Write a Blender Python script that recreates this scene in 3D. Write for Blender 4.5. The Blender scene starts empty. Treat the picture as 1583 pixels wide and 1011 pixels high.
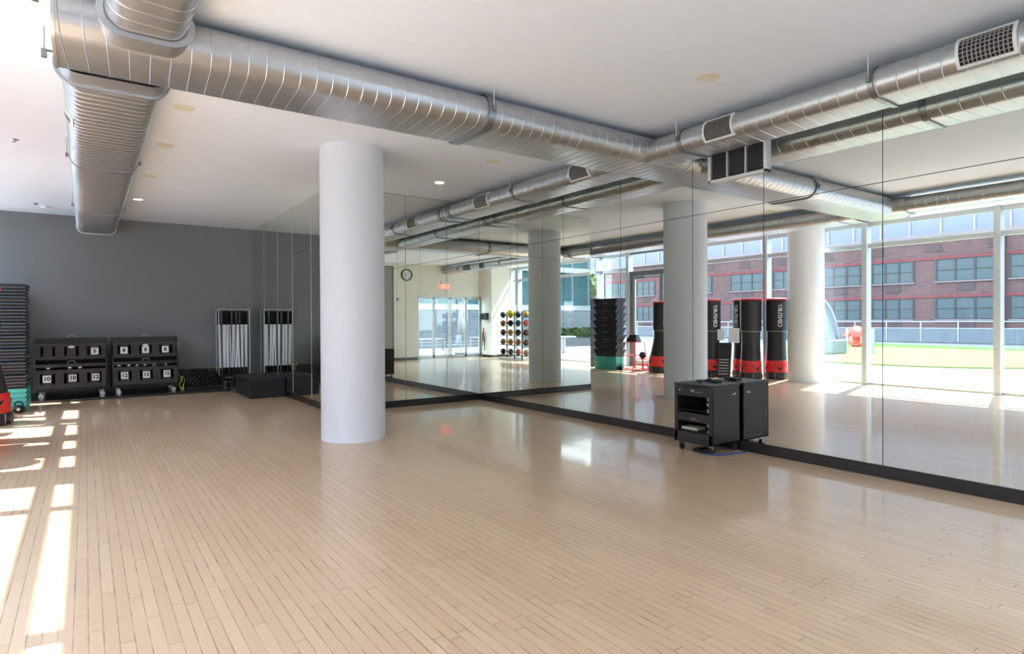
import bpy, math, random
from mathutils import Vector, Matrix
random.seed(7)
S = bpy.context.scene
COL = S.collection
PI = math.pi

# ------------------------------------------------------------------ camera
def make_camera():
    f, yaw, pitch, roll, cx, cy = 928.92, .6081, -.0067, -.0047, 779.09, 502.38
    F = Vector((math.sin(yaw)*math.cos(pitch), math.cos(yaw)*math.cos(pitch), math.sin(pitch)))
    R = Vector((math.cos(yaw), -math.sin(yaw), 0)); U = R.cross(F)
    R2 = R*math.cos(roll)+U*math.sin(roll); U2 = -R*math.sin(roll)+U*math.cos(roll)
    c = bpy.data.cameras.new('camera'); o = bpy.data.objects.new('camera', c); COL.objects.link(o)
    m = Matrix((R2, U2, -F)).transposed().to_4x4(); m.translation = (0, 0, 1.5)
    o.matrix_world = m
    c.sensor_fit = 'HORIZONTAL'; c.sensor_width = 36; c.lens = f/1583*36
    c.shift_x = (791.5-cx)/1583; c.shift_y = (cy-505.5)/1583
    c.clip_start = .05; c.clip_end = 500
    S.camera = o
make_camera()

# ------------------------------------------------------------------ light and exposure
SUN_DIR = Vector((1, -.25, -1.49)).normalized()
w = bpy.data.worlds.new('sky'); S.world = w; w.use_nodes = True
nt = w.node_tree; nt.nodes.clear()
# even bright haze: pale at the horizon, bluer overhead
tc = nt.nodes.new('ShaderNodeTexCoord'); sp = nt.nodes.new('ShaderNodeSeparateXYZ'); ramp = nt.nodes.new('ShaderNodeValToRGB')
nt.links.new(tc.outputs['Generated'], sp.inputs[0]); nt.links.new(sp.outputs[2], ramp.inputs[0])
ramp.color_ramp.elements[0].position = 0.0; ramp.color_ramp.elements[0].color = (.84, .92, 1, 1)
ramp.color_ramp.elements[1].position = .9; ramp.color_ramp.elements[1].color = (.46, .64, 1, 1)
bg = nt.nodes.new('ShaderNodeBackground'); bg.inputs[1].default_value = 1.6
out = nt.nodes.new('ShaderNodeOutputWorld')
nt.links.new(ramp.outputs[0], bg.inputs[0]); nt.links.new(bg.outputs[0], out.inputs[0])
sl = bpy.data.lights.new('sun', 'SUN'); sl.energy = 3.0; sl.angle = math.radians(.6); sl.color = (.96, .98, 1)
so = bpy.data.objects.new('sun', sl); COL.objects.link(so)
so.rotation_euler = SUN_DIR.to_track_quat('-Z', 'Y').to_euler(); so.location = (-20, 5, 30)
S.view_settings.view_transform = 'Standard'; S.view_settings.look = 'None'
S.view_settings.gamma = 1; S.view_settings.use_curve_mapping = False
S.view_settings.exposure = 2.86
try:
    cy = S.cycles
    cy.max_bounces = 14; cy.diffuse_bounces = 6; cy.glossy_bounces = 7; cy.transparent_max_bounces = 24
    cy.sample_clamp_indirect = 12; cy.caustics_reflective = True; cy.blur_glossy = .3
except Exception: pass

# ------------------------------------------------------------------ geometry helpers
class MB:
    def __init__(s): s.v = []; s.f = []; s.m = []; s.mi = 0; s.T = None
    def P(s, p):
        p = Vector(p)
        return s.T @ p if s.T is not None else p
    def add(s, vs, fs):
        b = len(s.v); s.v += [s.P(p) for p in vs]
        for f in fs: s.f.append([b+i for i in f]); s.m.append(s.mi)
        return s
    def box(s, a, b):
        x0, y0, z0 = a; x1, y1, z1 = b
        x0, x1 = min(x0, x1), max(x0, x1); y0, y1 = min(y0, y1), max(y0, y1); z0, z1 = min(z0, z1), max(z0, z1)
        return s.add([(x0,y0,z0),(x1,y0,z0),(x1,y1,z0),(x0,y1,z0),(x0,y0,z1),(x1,y0,z1),(x1,y1,z1),(x0,y1,z1)],
                     [(0,3,2,1),(4,5,6,7),(0,1,5,4),(1,2,6,5),(2,3,7,6),(3,0,4,7)])
    def cbox(s, c, d):
        return s.box([c[i]-d[i]/2 for i in range(3)], [c[i]+d[i]/2 for i in range(3)])
    def cyl(s, p0, p1, r0, r1=None, n=16, caps=True):
        p0, p1 = Vector(p0), Vector(p1); r1 = r0 if r1 is None else r1
        d = (p1-p0).normalized(); a = d.orthogonal().normalized(); b = d.cross(a)
        vs = []; 
        for p, r in ((p0, r0), (p1, r1)):
            for i in range(n):
                t = 2*PI*i/n; vs.append(p+a*math.cos(t)*r+b*math.sin(t)*r)
        fs = [(i, (i+1) % n, n+(i+1) % n, n+i) for i in range(n)]
        if caps: fs += [tuple(range(n))[::-1], tuple(range(n, 2*n))]
        return s.add(vs, fs)
    def tube(s, pts, r, n=8, closed=False):
        pts = [Vector(p) for p in pts]; N = len(pts); rings = []; prev = None
        for i, p in enumerate(pts):
            if closed: d = (pts[(i+1) % N]-pts[i-1]).normalized()
            else: d = (pts[min(i+1, N-1)]-pts[max(i-1, 0)]).normalized()
            a = d.orthogonal().normalized() if prev is None else (prev-d*prev.dot(d)).normalized()
            prev = a; b = d.cross(a)
            rings.append([p+a*math.cos(2*PI*k/n)*r+b*math.sin(2*PI*k/n)*r for k in range(n)])
        vs = [q for ring in rings for q in ring]; fs = []
        for i in range(N if closed else N-1):
            j = (i+1) % N
            for k in range(n):
                fs.append((i*n+k, i*n+(k+1) % n, j*n+(k+1) % n, j*n+k))
        if not closed: fs += [tuple(range(n))[::-1], tuple(range((N-1)*n, N*n))]
        return s.add(vs, fs)
    def lathe(s, prof, n=32, c=(0, 0, 0), sx=1, sy=1):
        vs = []; fs = []
        for r, z in prof:
            for i in range(n):
                t = 2*PI*i/n; vs.append((c[0]+r*sx*math.cos(t), c[1]+r*sy*math.sin(t), c[2]+z))
        for j in range(len(prof)-1):
            for i in range(n):
                fs.append((j*n+i, j*n+(i+1) % n, (j+1)*n+(i+1) % n, (j+1)*n+i))
        fs += [tuple(range(n))[::-1], tuple(range((len(prof)-1)*n, len(prof)*n))]
        return s.add(vs, fs)
    def prism(s, poly, z0, z1):
        n = len(poly); vs = [(x, y, z0) for x, y in poly]+[(x, y, z1) for x, y in poly]
        return s.add(vs, [tuple(range(n))[::-1], tuple(range(n, 2*n))]+[(i, (i+1) % n, n+(i+1) % n, n+i) for i in range(n)])
    def sphere(s, c, r, n=20, m=12, sz=1):
        prof = [(max(r*math.sin(PI*j/m), r*.02), -r*sz*math.cos(PI*j/m)) for j in range(m+1)]
        return s.lathe(prof, n, c)
    def build(s, name, mats, parent=None, smooth=None, bevel=0, seg=2):
        me = bpy.data.meshes.new(name); me.from_pydata([tuple(v) for v in s.v], [], s.f)
        if not isinstance(mats, (list, tuple)): mats = [mats]
        for m in mats: me.materials.append(m)
        me.polygons.foreach_set('material_index', s.m)
        if smooth is not None:
            me.polygons.foreach_set('use_smooth', [True]*len(s.f))
            me.set_sharp_from_angle(angle=math.radians(smooth))
        me.update()
        o = bpy.data.objects.new(name, me); COL.objects.link(o)
        if parent is not None: o.parent = parent
        if bevel:
            b = o.modifiers.new('bevel', 'BEVEL'); b.width = bevel; b.segments = seg; b.limit_method = 'ANGLE'; b.angle_limit = math.radians(40)
        return o

def tag(o, label, cat, group=None, kind=None):
    o['label'] = label; o['category'] = cat
    if group: o['group'] = group
    if kind: o['kind'] = kind
    return o
def thing(name, loc, label, cat, group=None, rz=0, kind=None):
    o = bpy.data.objects.new(name, None); COL.objects.link(o); o.location = loc; o.rotation_euler = (0, 0, rz)
    o.empty_display_size = .1
    return tag(o, label, cat, group, kind)
def struct(o, label=None, cat=None):
    o['kind'] = 'structure'
    if label: o['label'] = label
    if cat: o['category'] = cat
    return o
def dup(o, loc=None, rot=None, label=None, group=None, parent=None):
    c = o.copy(); COL.objects.link(c)
    if parent is not None: c.parent = parent
    if loc is not None: c.location = loc
    if rot is not None: c.rotation_euler = rot
    if label: c['label'] = label
    if group: c['group'] = group
    for ch in list(KIDS.get(o.name, [])):
        n = dup(ch, parent=c)
        KIDS.setdefault(c.name, []).append(n)
    return c
KIDS = {}
def reg(root):
    """remember children so that dup() can copy the whole thing"""
    for o in list(COL.objects):
        if o.parent == root:
            KIDS.setdefault(root.name, []).append(o); reg(o)
def text_mesh(name, body, size, mat, parent, M, depth=.002, ax='CENTER', bold=0.0):
    cu = bpy.data.curves.new(name, 'FONT'); cu.body = body; cu.size = size; cu.extrude = depth; cu.align_x = ax; cu.align_y = 'CENTER'; cu.offset = bold
    cu.resolution_u = 3
    t = bpy.data.objects.new('tmp', cu); COL.objects.link(t)
    me = bpy.data.meshes.new_from_object(t.evaluated_get(bpy.context.evaluated_depsgraph_get()))
    bpy.data.objects.remove(t); me.name = name
    me.transform(M); me.materials.clear(); me.materials.append(mat)
    o = bpy.data.objects.new(name, me); COL.objects.link(o)
    if parent is not None: o.parent = parent
    return o

# ------------------------------------------------------------------ materials
def srgb(r, g, b):
    def f(c):
        c /= 255
        return c/12.92 if c <= .04045 else ((c+.055)/1.055)**2.4
    return (f(r), f(g), f(b), 1)
def mat(name, col, rough=.5, metal=0, spec=.5, coat=0, coat_r=.05, noise=0, nscale=8, bump=0, bscale=40, emit=None, es=0, stretch=None):
    m = bpy.data.materials.new(name); m.use_nodes = True
    nt = m.node_tree; b = nt.nodes['Principled BSDF']
    b.inputs['Base Color'].default_value = col; b.inputs['Roughness'].default_value = rough; b.inputs['Metallic'].default_value = metal
    b.inputs['Specular IOR Level'].default_value = spec; b.inputs['Coat Weight'].default_value = coat; b.inputs['Coat Roughness'].default_value = coat_r
    if emit: b.inputs['Emission Color'].default_value = emit; b.inputs['Emission Strength'].default_value = es
    tc = nt.nodes.new('ShaderNodeTexCoord'); mp = nt.nodes.new('ShaderNodeMapping')
    nt.links.new(tc.outputs['Object'], mp.inputs[0])
    if stretch: mp.inputs['Scale'].default_value = stretch
    n = nt.nodes.new('ShaderNodeTexNoise'); n.inputs['Scale'].default_value = nscale; n.inputs['Detail'].default_value = 4
    nt.links.new(mp.outputs[0], n.inputs['Vector'])
    mx = nt.nodes.new('ShaderNodeMix'); mx.data_type = 'RGBA'
    a = noise if noise else .03
    mx.inputs[6].default_value = tuple(c*(1-a) for c in col[:3])+(1,); mx.inputs[7].default_value = tuple(min(1, c*(1+a)) for c in col[:3])+(1,)
    nt.links.new(n.outputs[0], mx.inputs[0]); nt.links.new(mx.outputs[2], b.inputs['Base Color'])
    if bump:
        n2 = nt.nodes.new('ShaderNodeTexNoise'); n2.inputs['Scale'].default_value = bscale; nt.links.new(mp.outputs[0], n2.inputs['Vector'])
        bp = nt.nodes.new('ShaderNodeBump'); bp.inputs['Strength'].default_value = bump; bp.inputs['Distance'].default_value = .01
        nt.links.new(n2.outputs[0], bp.inputs['Height']); nt.links.new(bp.outputs[0], b.inputs['Normal'])
    return m
def glass_mat(name, tint, refl=.06):
    m = bpy.data.materials.new(name); m.use_nodes = True; nt = m.node_tree; nt.nodes.clear()
    t = nt.nodes.new('ShaderNodeBsdfTransparent'); t.inputs[0].default_value = tint
    g = nt.nodes.new('ShaderNodeBsdfGlossy'); g.inputs['Roughness'].default_value = 0.0; g.inputs[0].default_value = (.95, 1, 1, 1)
    fr = nt.nodes.new('ShaderNodeLayerWeight'); fr.inputs[0].default_value = refl*2.2
    mx = nt.nodes.new('ShaderNodeMixShader'); o = nt.nodes.new('ShaderNodeOutputMaterial')
    pw = nt.nodes.new('ShaderNodeMath'); pw.operation = 'POWER'; pw.inputs[1].default_value = 5.0
    ml = nt.nodes.new('ShaderNodeMath'); ml.operation = 'MULTIPLY_ADD'; ml.inputs[1].default_value = .55; ml.inputs[2].default_value = refl*.55
    fr.inputs[0].default_value = .5; nt.links.new(fr.outputs['Facing'], pw.inputs[0]); nt.links.new(pw.outputs[0], ml.inputs[0])
    nt.links.new(ml.outputs[0], mx.inputs[0]); nt.links.new(t.outputs[0], mx.inputs[1]); nt.links.new(g.outputs[0], mx.inputs[2]); nt.links.new(mx.outputs[0], o.inputs[0])
    return m
def mirror_mat():
    m = bpy.data.materials.new('mirror_glass'); m.use_nodes = True; b = m.node_tree.nodes['Principled BSDF']
    b.inputs['Base Color'].default_value = (.82, .85, .80, 1); b.inputs['Metallic'].default_value = 1; b.inputs['Roughness'].default_value = 0.0
    b.inputs['Specular Tint'].default_value = (1, 1, 1, 1)
    return m
def floor_mat():
    m = bpy.data.materials.new('maple_strip_floor'); m.use_nodes = True; nt = m.node_tree; N = nt.nodes; L = nt.links
    b = N['Principled BSDF']
    def math_(op, a=None, v=None, c=None):
        n = N.new('ShaderNodeMath'); n.operation = op
        for i, x in enumerate((a, v, c)):
            if x is None: continue
            if isinstance(x, (int, float)): n.inputs[i].default_value = x
            else: L.new(x, n.inputs[i])
        return n.outputs[0]
    tc = N.new('ShaderNodeTexCoord'); sp = N.new('ShaderNodeSeparateXYZ'); L.new(tc.outputs['Object'], sp.inputs[0])
    X, Y = sp.outputs[0], sp.outputs[1]
    xs = math_('DIVIDE', X, .0605); row = math_('FLOOR', xs); fx = math_('FRACT', xs)
    wn = N.new('ShaderNodeTexWhiteNoise'); wn.noise_dimensions = '1D'; L.new(row, wn.inputs['W'])
    ys = math_('ADD', math_('DIVIDE', Y, .9), math_('MULTIPLY', wn.outputs[0], 17.3)); cell = math_('FLOOR', ys); fy = math_('FRACT', ys)
    cb = N.new('ShaderNodeCombineXYZ'); L.new(row, cb.inputs[0]); L.new(cell, cb.inputs[1])
    wn2 = N.new('ShaderNodeTexWhiteNoise'); wn2.noise_dimensions = '3D'; L.new(cb.outputs[0], wn2.inputs['Vector'])
    # seams
    dx = math_('MINIMUM', fx, math_('SUBTRACT', 1, fx)); dy = math_('MINIMUM', fy, math_('SUBTRACT', 1, fy))
    ns = N.new('ShaderNodeTexNoise'); ns.inputs['Scale'].default_value = 5.0; ns.inputs['Detail'].default_value = 6
    L.new(tc.outputs['Object'], ns.inputs['Vector'])
    wid = math_('MULTIPLY_ADD', math_('POWER', ns.outputs[0], 3.0), .34, .0045)
    sx = N.new('ShaderNodeMapRange'); sx.inputs[3].default_value = 1; sx.inputs[4].default_value = 0; sx.inputs[1].default_value = .004; L.new(wid, sx.inputs[2]); L.new(dx, sx.inputs[0])
    sy = N.new('ShaderNodeMapRange'); sy.inputs[3].default_value = 1; sy.inputs[4].default_value = 0; sy.inputs[1].default_value = .0012; sy.inputs[2].default_value = .0032; L.new(dy, sy.inputs[0])
    seam = math_('MAXIMUM', sx.outputs[0], sy.outputs[0])
    # grain
    mp = N.new('ShaderNodeMapping'); mp.inputs['Scale'].default_value = (60, 2.2, 1); L.new(tc.outputs['Object'], mp.inputs[0])
    gr = N.new('ShaderNodeTexNoise'); gr.inputs['Scale'].default_value = 1; gr.inputs['Detail'].default_value = 5; L.new(mp.outputs[0], gr.inputs['Vector'])
    big = N.new('ShaderNodeTexNoise'); big.inputs['Scale'].default_value = .55; big.inputs['Detail'].default_value = 3; L.new(tc.outputs['Object'], big.inputs['Vector'])
    ramp = N.new('ShaderNodeValToRGB')
    ramp.color_ramp.elements[0].color = FLOOR_A; ramp.color_ramp.elements[1].color = FLOOR_B
    v = math_('ADD', math_('MULTIPLY', wn2.outputs[0], .42), math_('ADD', math_('MULTIPLY', gr.outputs[0], .4), math_('MULTIPLY', big.outputs[0], .2)))
    L.new(v, ramp.inputs[0])
    mx = N.new('ShaderNodeMix'); mx.data_type = 'RGBA'; mx.inputs[7].default_value = srgb(92, 74, 60)
    L.new(math_('MULTIPLY', seam, .66), mx.inputs[0]); L.new(ramp.outputs[0], mx.inputs[6]); L.new(mx.outputs[2], b.inputs['Base Color'])
    b.inputs['Roughness'].default_value = .38
    b.inputs['Coat Weight'].default_value = .6; b.inputs['Coat IOR'].default_value = 1.45; b.inputs['Specular IOR Level'].default_value = .3
    rr = N.new('ShaderNodeMapRange'); rr.inputs[3].default_value = .03; rr.inputs[4].default_value = .1; L.new(big.outputs[0], rr.inputs[0]); L.new(rr.outputs[0], b.inputs['Coat Roughness'])
    bp = N.new('ShaderNodeBump'); bp.inputs['Strength'].default_value = .3; bp.inputs['Distance'].default_value = .001
    h = math_('SUBTRACT', math_('MULTIPLY', wn2.outputs[0], .5), seam)
    cup = math_('MULTIPLY', dx, .8)
    L.new(math_('ADD', h, cup), bp.inputs['Height']); L.new(bp.outputs[0], b.inputs['Normal']); L.new(bp.outputs[0], b.inputs['Coat Normal'])
    return m
FLOOR_A = srgb(206, 171, 136); FLOOR_B = srgb(226, 196, 161)
def brick_mat():
    m = bpy.data.materials.new('brick'); m.use_nodes = True; nt = m.node_tree; b = nt.nodes['Principled BSDF']
    tc = nt.nodes.new('ShaderNodeTexCoord'); sp = nt.nodes.new('ShaderNodeSeparateXYZ'); cb = nt.nodes.new('ShaderNodeCombineXYZ')
    nt.links.new(tc.outputs['Object'], sp.inputs[0]); nt.links.new(sp.outputs[1], cb.inputs[0]); nt.links.new(sp.outputs[2], cb.inputs[1])
    br = nt.nodes.new('ShaderNodeTexBrick'); br.inputs['Scale'].default_value = 1; br.inputs['Brick Width'].default_value = .42; br.inputs['Row Height'].default_value = .16
    br.inputs['Mortar Size'].default_value = .012; br.inputs['Color1'].default_value = srgb(86, 60, 57); br.inputs['Color2'].default_value = srgb(72, 50, 51); br.inputs['Mortar'].default_value = srgb(98, 86, 86)
    nt.links.new(cb.outputs[0], br.inputs['Vector']); nt.links.new(br.outputs[0], b.inputs['Base Color']); b.inputs['Roughness'].default_value = .9
    return m
def leaf_mat(name, c1, c2):
    return mat(name, c1, .6, noise=.35, nscale=3)

M = dict(
    ceiling=mat('ceiling_paint', srgb(229, 234, 241), .8, bump=.05, bscale=200),
    column=mat('column_paint', srgb(222, 224, 229), .55, bump=.04, bscale=120),
    white_wall=mat('white_wall_paint', srgb(230, 229, 220), .7),
    grey_wall=mat('grey_wall_paint', srgb(124, 125, 127), .6, noise=.05, nscale=1.2),
    grey_door=mat('grey_door_paint', srgb(150, 152, 150), .5),
    floor=floor_mat(), mirror=mirror_mat(), joint=mat('mirror_joint', srgb(190, 194, 184), .4), step_lip=mat('step_lip', srgb(118, 126, 134), .4), backing_d=mat('mirror_backing_dark', srgb(92, 94, 86), .6), backing=mat('mirror_backing', srgb(150, 154, 146), .5),
    kick=mat('black_kickboard', srgb(30, 28, 30), .3, noise=.3, nscale=5, coat=.3, coat_r=.2),
    duct=mat('galvanised_steel', srgb(188, 190, 193), .36, .88, noise=.1, nscale=9, stretch=(1, 1, 1)),
    seam=mat('duct_seam', srgb(206, 208, 210), .33, .9), strap=mat('duct_strap', srgb(150, 154, 156), .35, .9),
    rod=mat('threaded_rod', srgb(206, 206, 206), .5, .2), grille=mat('grille_white', srgb(226, 226, 224), .45), dark=mat('dark_void', srgb(26, 26, 28), .8),
    grille_bar=mat('grille_bar', srgb(150, 146, 142), .5, .2),
    alu=mat('window_aluminium', srgb(196, 202, 204), .38, .35), alu_d=mat('door_aluminium', srgb(128, 134, 136), .4, .4),
    glass=glass_mat('window_glass', (.975, .985, .985, 1)), glass2=glass_mat('railing_glass', (.72, .82, .86, 1), .1),
    cream=mat('downlight_off', srgb(222, 217, 196), .5), lamp=mat('downlight_lit', srgb(255, 248, 230), .5, emit=(1, .93, .8, 1), es=1.0),
    black=mat('black_plastic', srgb(28, 28, 30), .45, noise=.15), blackm=mat('black_metal', srgb(60, 58, 57), .32, .35, noise=.2, nscale=5), rubber=mat('black_rubber', srgb(44, 44, 47), .42, noise=.2, bump=.1),
    vinyl=mat('black_vinyl', srgb(38, 38, 40), .42, bump=.15, bscale=90), red=mat('red_vinyl', srgb(214, 48, 46), .45), redm=mat('red_steel', srgb(206, 34, 48), .35),
    chrome=mat('chrome', srgb(205, 206, 208), .2, 1), steel=mat('brushed_steel', srgb(186, 188, 190), .32, .9),
    whitep=mat('white_plastic', srgb(232, 232, 230), .4), bar=mat('white_bar', srgb(244, 247, 250), .4), foam=mat('black_foam', srgb(24, 24, 26), .85),
    mat_=mat('black_mat', srgb(38, 38, 41), .75, noise=.12, bump=.2, bscale=60), lime=mat('lime_rubber', srgb(200, 226, 60), .5), teal=mat('teal_plastic', srgb(84, 190, 176), .45), step=mat('black_step', srgb(26, 27, 30), .42, noise=.1),
    cart=mat('cart_metal', srgb(58, 56, 55), .42, .3, noise=.08), cartd=mat('cart_dark', srgb(18, 18, 19), .4), paper=mat('paper', srgb(214, 214, 212), .8), paper_b=mat('cardboard_cream', srgb(222, 214, 190), .7),
    blue=mat('blue_cable', srgb(30, 90, 150), .5), skyblue=mat('sheen_cyan', srgb(120, 190, 205), .4),
    concrete=mat('terrace_concrete', srgb(116, 116, 116), .85, noise=.05, nscale=2), turf=mat('artificial_turf', srgb(98, 120, 44), .95, noise=.12, nscale=30, bump=.5, bscale=200),
    brick=brick_mat(), band=mat('red_brick_band', srgb(100, 46, 50), .85), sill=mat('stone_sill', srgb(110, 102, 104), .8), bwin=mat('building_glass', srgb(56, 70, 75), .35, 0, spec=.3), upglass=mat('upper_glass', srgb(84, 92, 108), .3, 0), bframe=mat('window_frame_black', srgb(24, 26, 30), .5), acg=mat('ac_grille', srgb(60, 44, 46), .7),
    rail=mat('rail_steel', srgb(140, 145, 150), .35, .6), parapet=mat('parapet_panel', srgb(82, 91, 99), .5), orange=mat('orange_plastic', srgb(206, 56, 22), .35), sculpt=mat('white_fibreglass', srgb(108, 114, 117), .4),
    fence=mat('fence_slats', srgb(82, 87, 94), .6), teal_glass=mat('teal_curtain_glass', srgb(56, 90, 94), .15, .2, coat=.4), slab=mat('white_slab', srgb(140, 142, 144), .7), hedge=leaf_mat('hedge_leaves', srgb(66, 88, 42), 0), leaf=leaf_mat('tree_leaves', srgb(96, 112, 60), 0), bark=mat('bark', srgb(90, 74, 60), .9),
    exit_red=mat('exit_red', srgb(230, 50, 40), .4, emit=(1, .08, .05, 1), es=1.2), clock_face=mat('clock_face', srgb(226, 230, 232), .4), box_grey=mat('charcoal_box', srgb(70, 74, 78), .5),
)
BALLC = dict(charcoal=mat('ball_charcoal', srgb(62, 70, 76), .5), orange=mat('ball_orange', srgb(206, 128, 84), .5), maroon=mat('ball_maroon', srgb(120, 60, 74), .5), yellow=mat('ball_yellow', srgb(240, 212, 50), .4), mustard=mat('ball_mustard', srgb(214, 168, 72), .5), tan=mat('ball_tan', srgb(176, 130, 88), .5), green=mat('ball_green', srgb(86, 112, 104), .5), coral=mat('ball_coral', srgb(232, 112, 88), .5))

# ------------------------------------------------------------------ the room
XC, YB, XA, YG, H = 6.17, 9.68, 3.30, 15.33, 3.72
XF = -2.45; YK = -1.9; YP = -1.2; XP = -1.35
struct(MB().box((XF-.1, YK-.1, -.15), (XC+.02, YG+.02, 0)).build('floor', M['floor']), 'pale maple strip floor with a glossy finish', 'floor')
struct(MB().box((XF-.165, YK-.2, H), (XC+.3, YG+.3, H+.25)).build('ceiling', M['ceiling']), 'smooth white ceiling', 'ceiling')
struct(MB().box((-1.72, YG, 0), (XA+.2, YG+.2, H)).build('wall_back', M['grey_wall']), 'dark grey painted end wall', 'wall')
struct(MB().box((XA+.012, YB+.012, 0), (XC+.2, YG, H)).build('wall_mirror_block', M['backing']), 'wall block that carries the two inner mirrors', 'wall')
struct(MB().box((XC+.012, YK-.2, 0), (XC+.2, YB+.012, H)).build('wall_right', M['backing_d']), 'right-hand wall behind the mirror panels', 'wall')
b = MB(); b.box((-1.35, YK-.2, 2.52), (1.66, YK, H)); b.box((1.66, YK-.2, 0), (2.66, YK, H)); b.box((3.5, YK-.2, 0), (3.6, YK, H)); b.box((6.1, YK-.2, 0), (XC+.012, YK, H)); b.box((3.6, YK-.2, 3.6), (6.1, YK, H)); b.box((2.66, YK-.2, 3.62), (3.5, YK, H))
struct(b.build('wall_front', M['white_wall']), 'white wall opposite the mirrors with the glazed doors', 'wall')
struct(MB().box((XF-.1, YK-.2, 0), (XP, YP, H)).build('wall_pier', M['white_wall']), 'white corner pier beside the glazed doors', 'wall')
struct(MB().box((1.67, YK, 0), (2.66, YK+.012, .1)).build('baseboard_front', M['kick']))
b = MB(); b.box((XP, YK, 0), (XP+.012, YP+.012, .1)); b.box((XF, YP, 0), (XP, YP+.012, .1))
struct(b.build('baseboard_pier', M['kick']))
struct(MB().box((XC-.004, YK, 0), (XC+.012, YB, .117)).build('baseboard_right', M['kick'], bevel=.002), 'black kickboard under the right-hand mirrors', 'baseboard')
struct(MB().box((XA, YB-.004, 0), (XC-.004, YB+.012, .117)).build('baseboard_mirror_front', M['kick'], bevel=.002))
struct(MB().box((XA-.004, YB-.004, 0), (XA+.012, YG, .117)).build('baseboard_mirror_side', M['kick'], bevel=.002))
struct(MB().box((-1.72, YG-.012, 0), (XA-.004, YG, .1)).build('baseboard_back', M['kick']))
# grey tall door beyond the clock
d = bpy.data.objects.new('door_3', None); COL.objects.link(d); d.location = (3.08, YK, 0); struct(d, 'tall grey door at the end of the white wall', 'door')
MB().box((-.41, -.07, .005), (.41, -.03, 3.61)).build('door_panel', M['grey_door'], d, bevel=.003)
b = MB(); b.box((-.42, -.2, 0), (-.38, 0, 3.62)); b.box((.38, -.2, 0), (.42, 0, 3.62)); b.box((-.42, -.2, 3.58), (.42, 0, 3.62)); b.build('door_frame', M['alu_d'], d)
MB().cyl((-.3, -.03, 1.02), (-.3, .05, 1.02), .012).cyl((-.3, .05, 1.02), (-.18, .05, 1.02), .012).build('door_handle', M['chrome'], d)

# mirror panels: each sheet is its own object, 8 mm apart
ORD = ['first', 'second', 'third', 'fourth', 'fifth', 'sixth', 'seventh', 'eighth', 'ninth', 'tenth', 'eleventh', 'twelfth', 'thirteenth', 'fourteenth', 'fifteenth']
HS = 2.79; G = .0035
def sheet(axis, a, b2, z0, z1, label, grp):
    mb = MB()
    e = .003
    if axis == 'C': mb.box((XC, a+G, z0), (XC+.006, b2-G, z1))
    if axis == 'B': mb.box((a+G, YB, z0), (b2-G, YB+.006, z1))
    if axis == 'A': mb.box((XA, a+.016, z0), (XA+.006, b2-.016, z1))
    o = mb.build('mirror_panel', M['mirror']); tag(o, label, 'mirror', grp)
yc = [YB, 8.45, 7.22, 5.99, 4.77, 3.82, 2.61, 1.39, .17, -1.05, YK]
for i in range(10):
    for lo in (0, 1):
        sheet('C', yc[i+1], yc[i], (.12, HS+G)[lo], (HS-G, H-.008)[lo], '%s %s mirror sheet from the inner corner on the long right wall' % (ORD[i], ('tall lower', 'short upper')[lo]), 'mirror panels on the right wall')
xb = [XC, 5.45, 4.63, XA]
for i in range(3):
    for lo in (0, 1):
        sheet('B', xb[i+1], xb[i], (.12, HS+G)[lo], (HS-G, H-.008)[lo], '%s %s mirror sheet left of the inner corner, facing the room' % (ORD[i], ('tall lower', 'short upper')[lo]), 'mirror panels behind the column')
ya = [YG, 14.16, 13.02, 11.92, 10.75, YB]
for i in range(5):
    for lo in (0, 1):
        sheet('A', ya[i+1], ya[i], (.12, HS+G)[lo], (HS-G, H-.008)[lo], '%s %s mirror sheet from the grey wall, beside the mats' % (ORD[i], ('tall lower', 'short upper')[lo]), 'mirror panels beside the mats')

for i, y in enumerate(ya[1:-1]):
    struct(MB().box((XA-.0006, y-.016, .12), (XA+.006, y+.016, H-.01)).build('trim_%d' % (30+i), M['joint']))
# ------------------------------------------------------------------ window wall
WZ = 3.66
def window_bay(n, y0, y1, label):
    o = bpy.data.objects.new('window_%d' % n, None); COL.objects.link(o); o.location = (XF, (y0+y1)/2, 0); struct(o, label, 'window')
    h = (y1-y0)/2-.055
    b = MB(); b.box((-.06, -h, 0), (.03, h, .05)); b.box((-.05, -h, 3.13), (.05, h, 3.23)); b.box((-.06, -h, WZ-.04), (.04, h, H)); b.build('window_frame', M['alu'], o, bevel=.004)
    MB().box((-.022, -h, .05), (-.012, h, 3.13)).build('lower_pane', M['glass'], o)
    MB().box((-.022, -h, 3.23), (-.012, h, WZ-.04)).build('upper_pane', M['glass'], o)
mull = [-.75, 1.7, 4.15, 6.6, 9.05, 11.5, 13.95]
k = 1
names = ['window bay nearest the white pier', 'second window bay from the white pier', 'window bay left of the second column, near the camera', 'window bay just in front of the second column', 'window bay behind the second column', 'window bay between the second column and the door']
bays = [(YP, mull[0])]+[(mull[i], mull[i+1]) for i in range(5)]
for (a, c2), nm in zip(bays, names):
    window_bay(k, a, c2, nm); k += 1
window_bay(k, mull[6], YG, 'narrow window bay between the door and the grey wall corner'); k += 1
for i, y in enumerate(mull+[YG-.02]):
    struct(MB().box((XF-.1, y-.055, 0), (XF+.13, y+.055, H)).build('trim_%d' % (i+1), M['alu'], bevel=.005))
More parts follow.
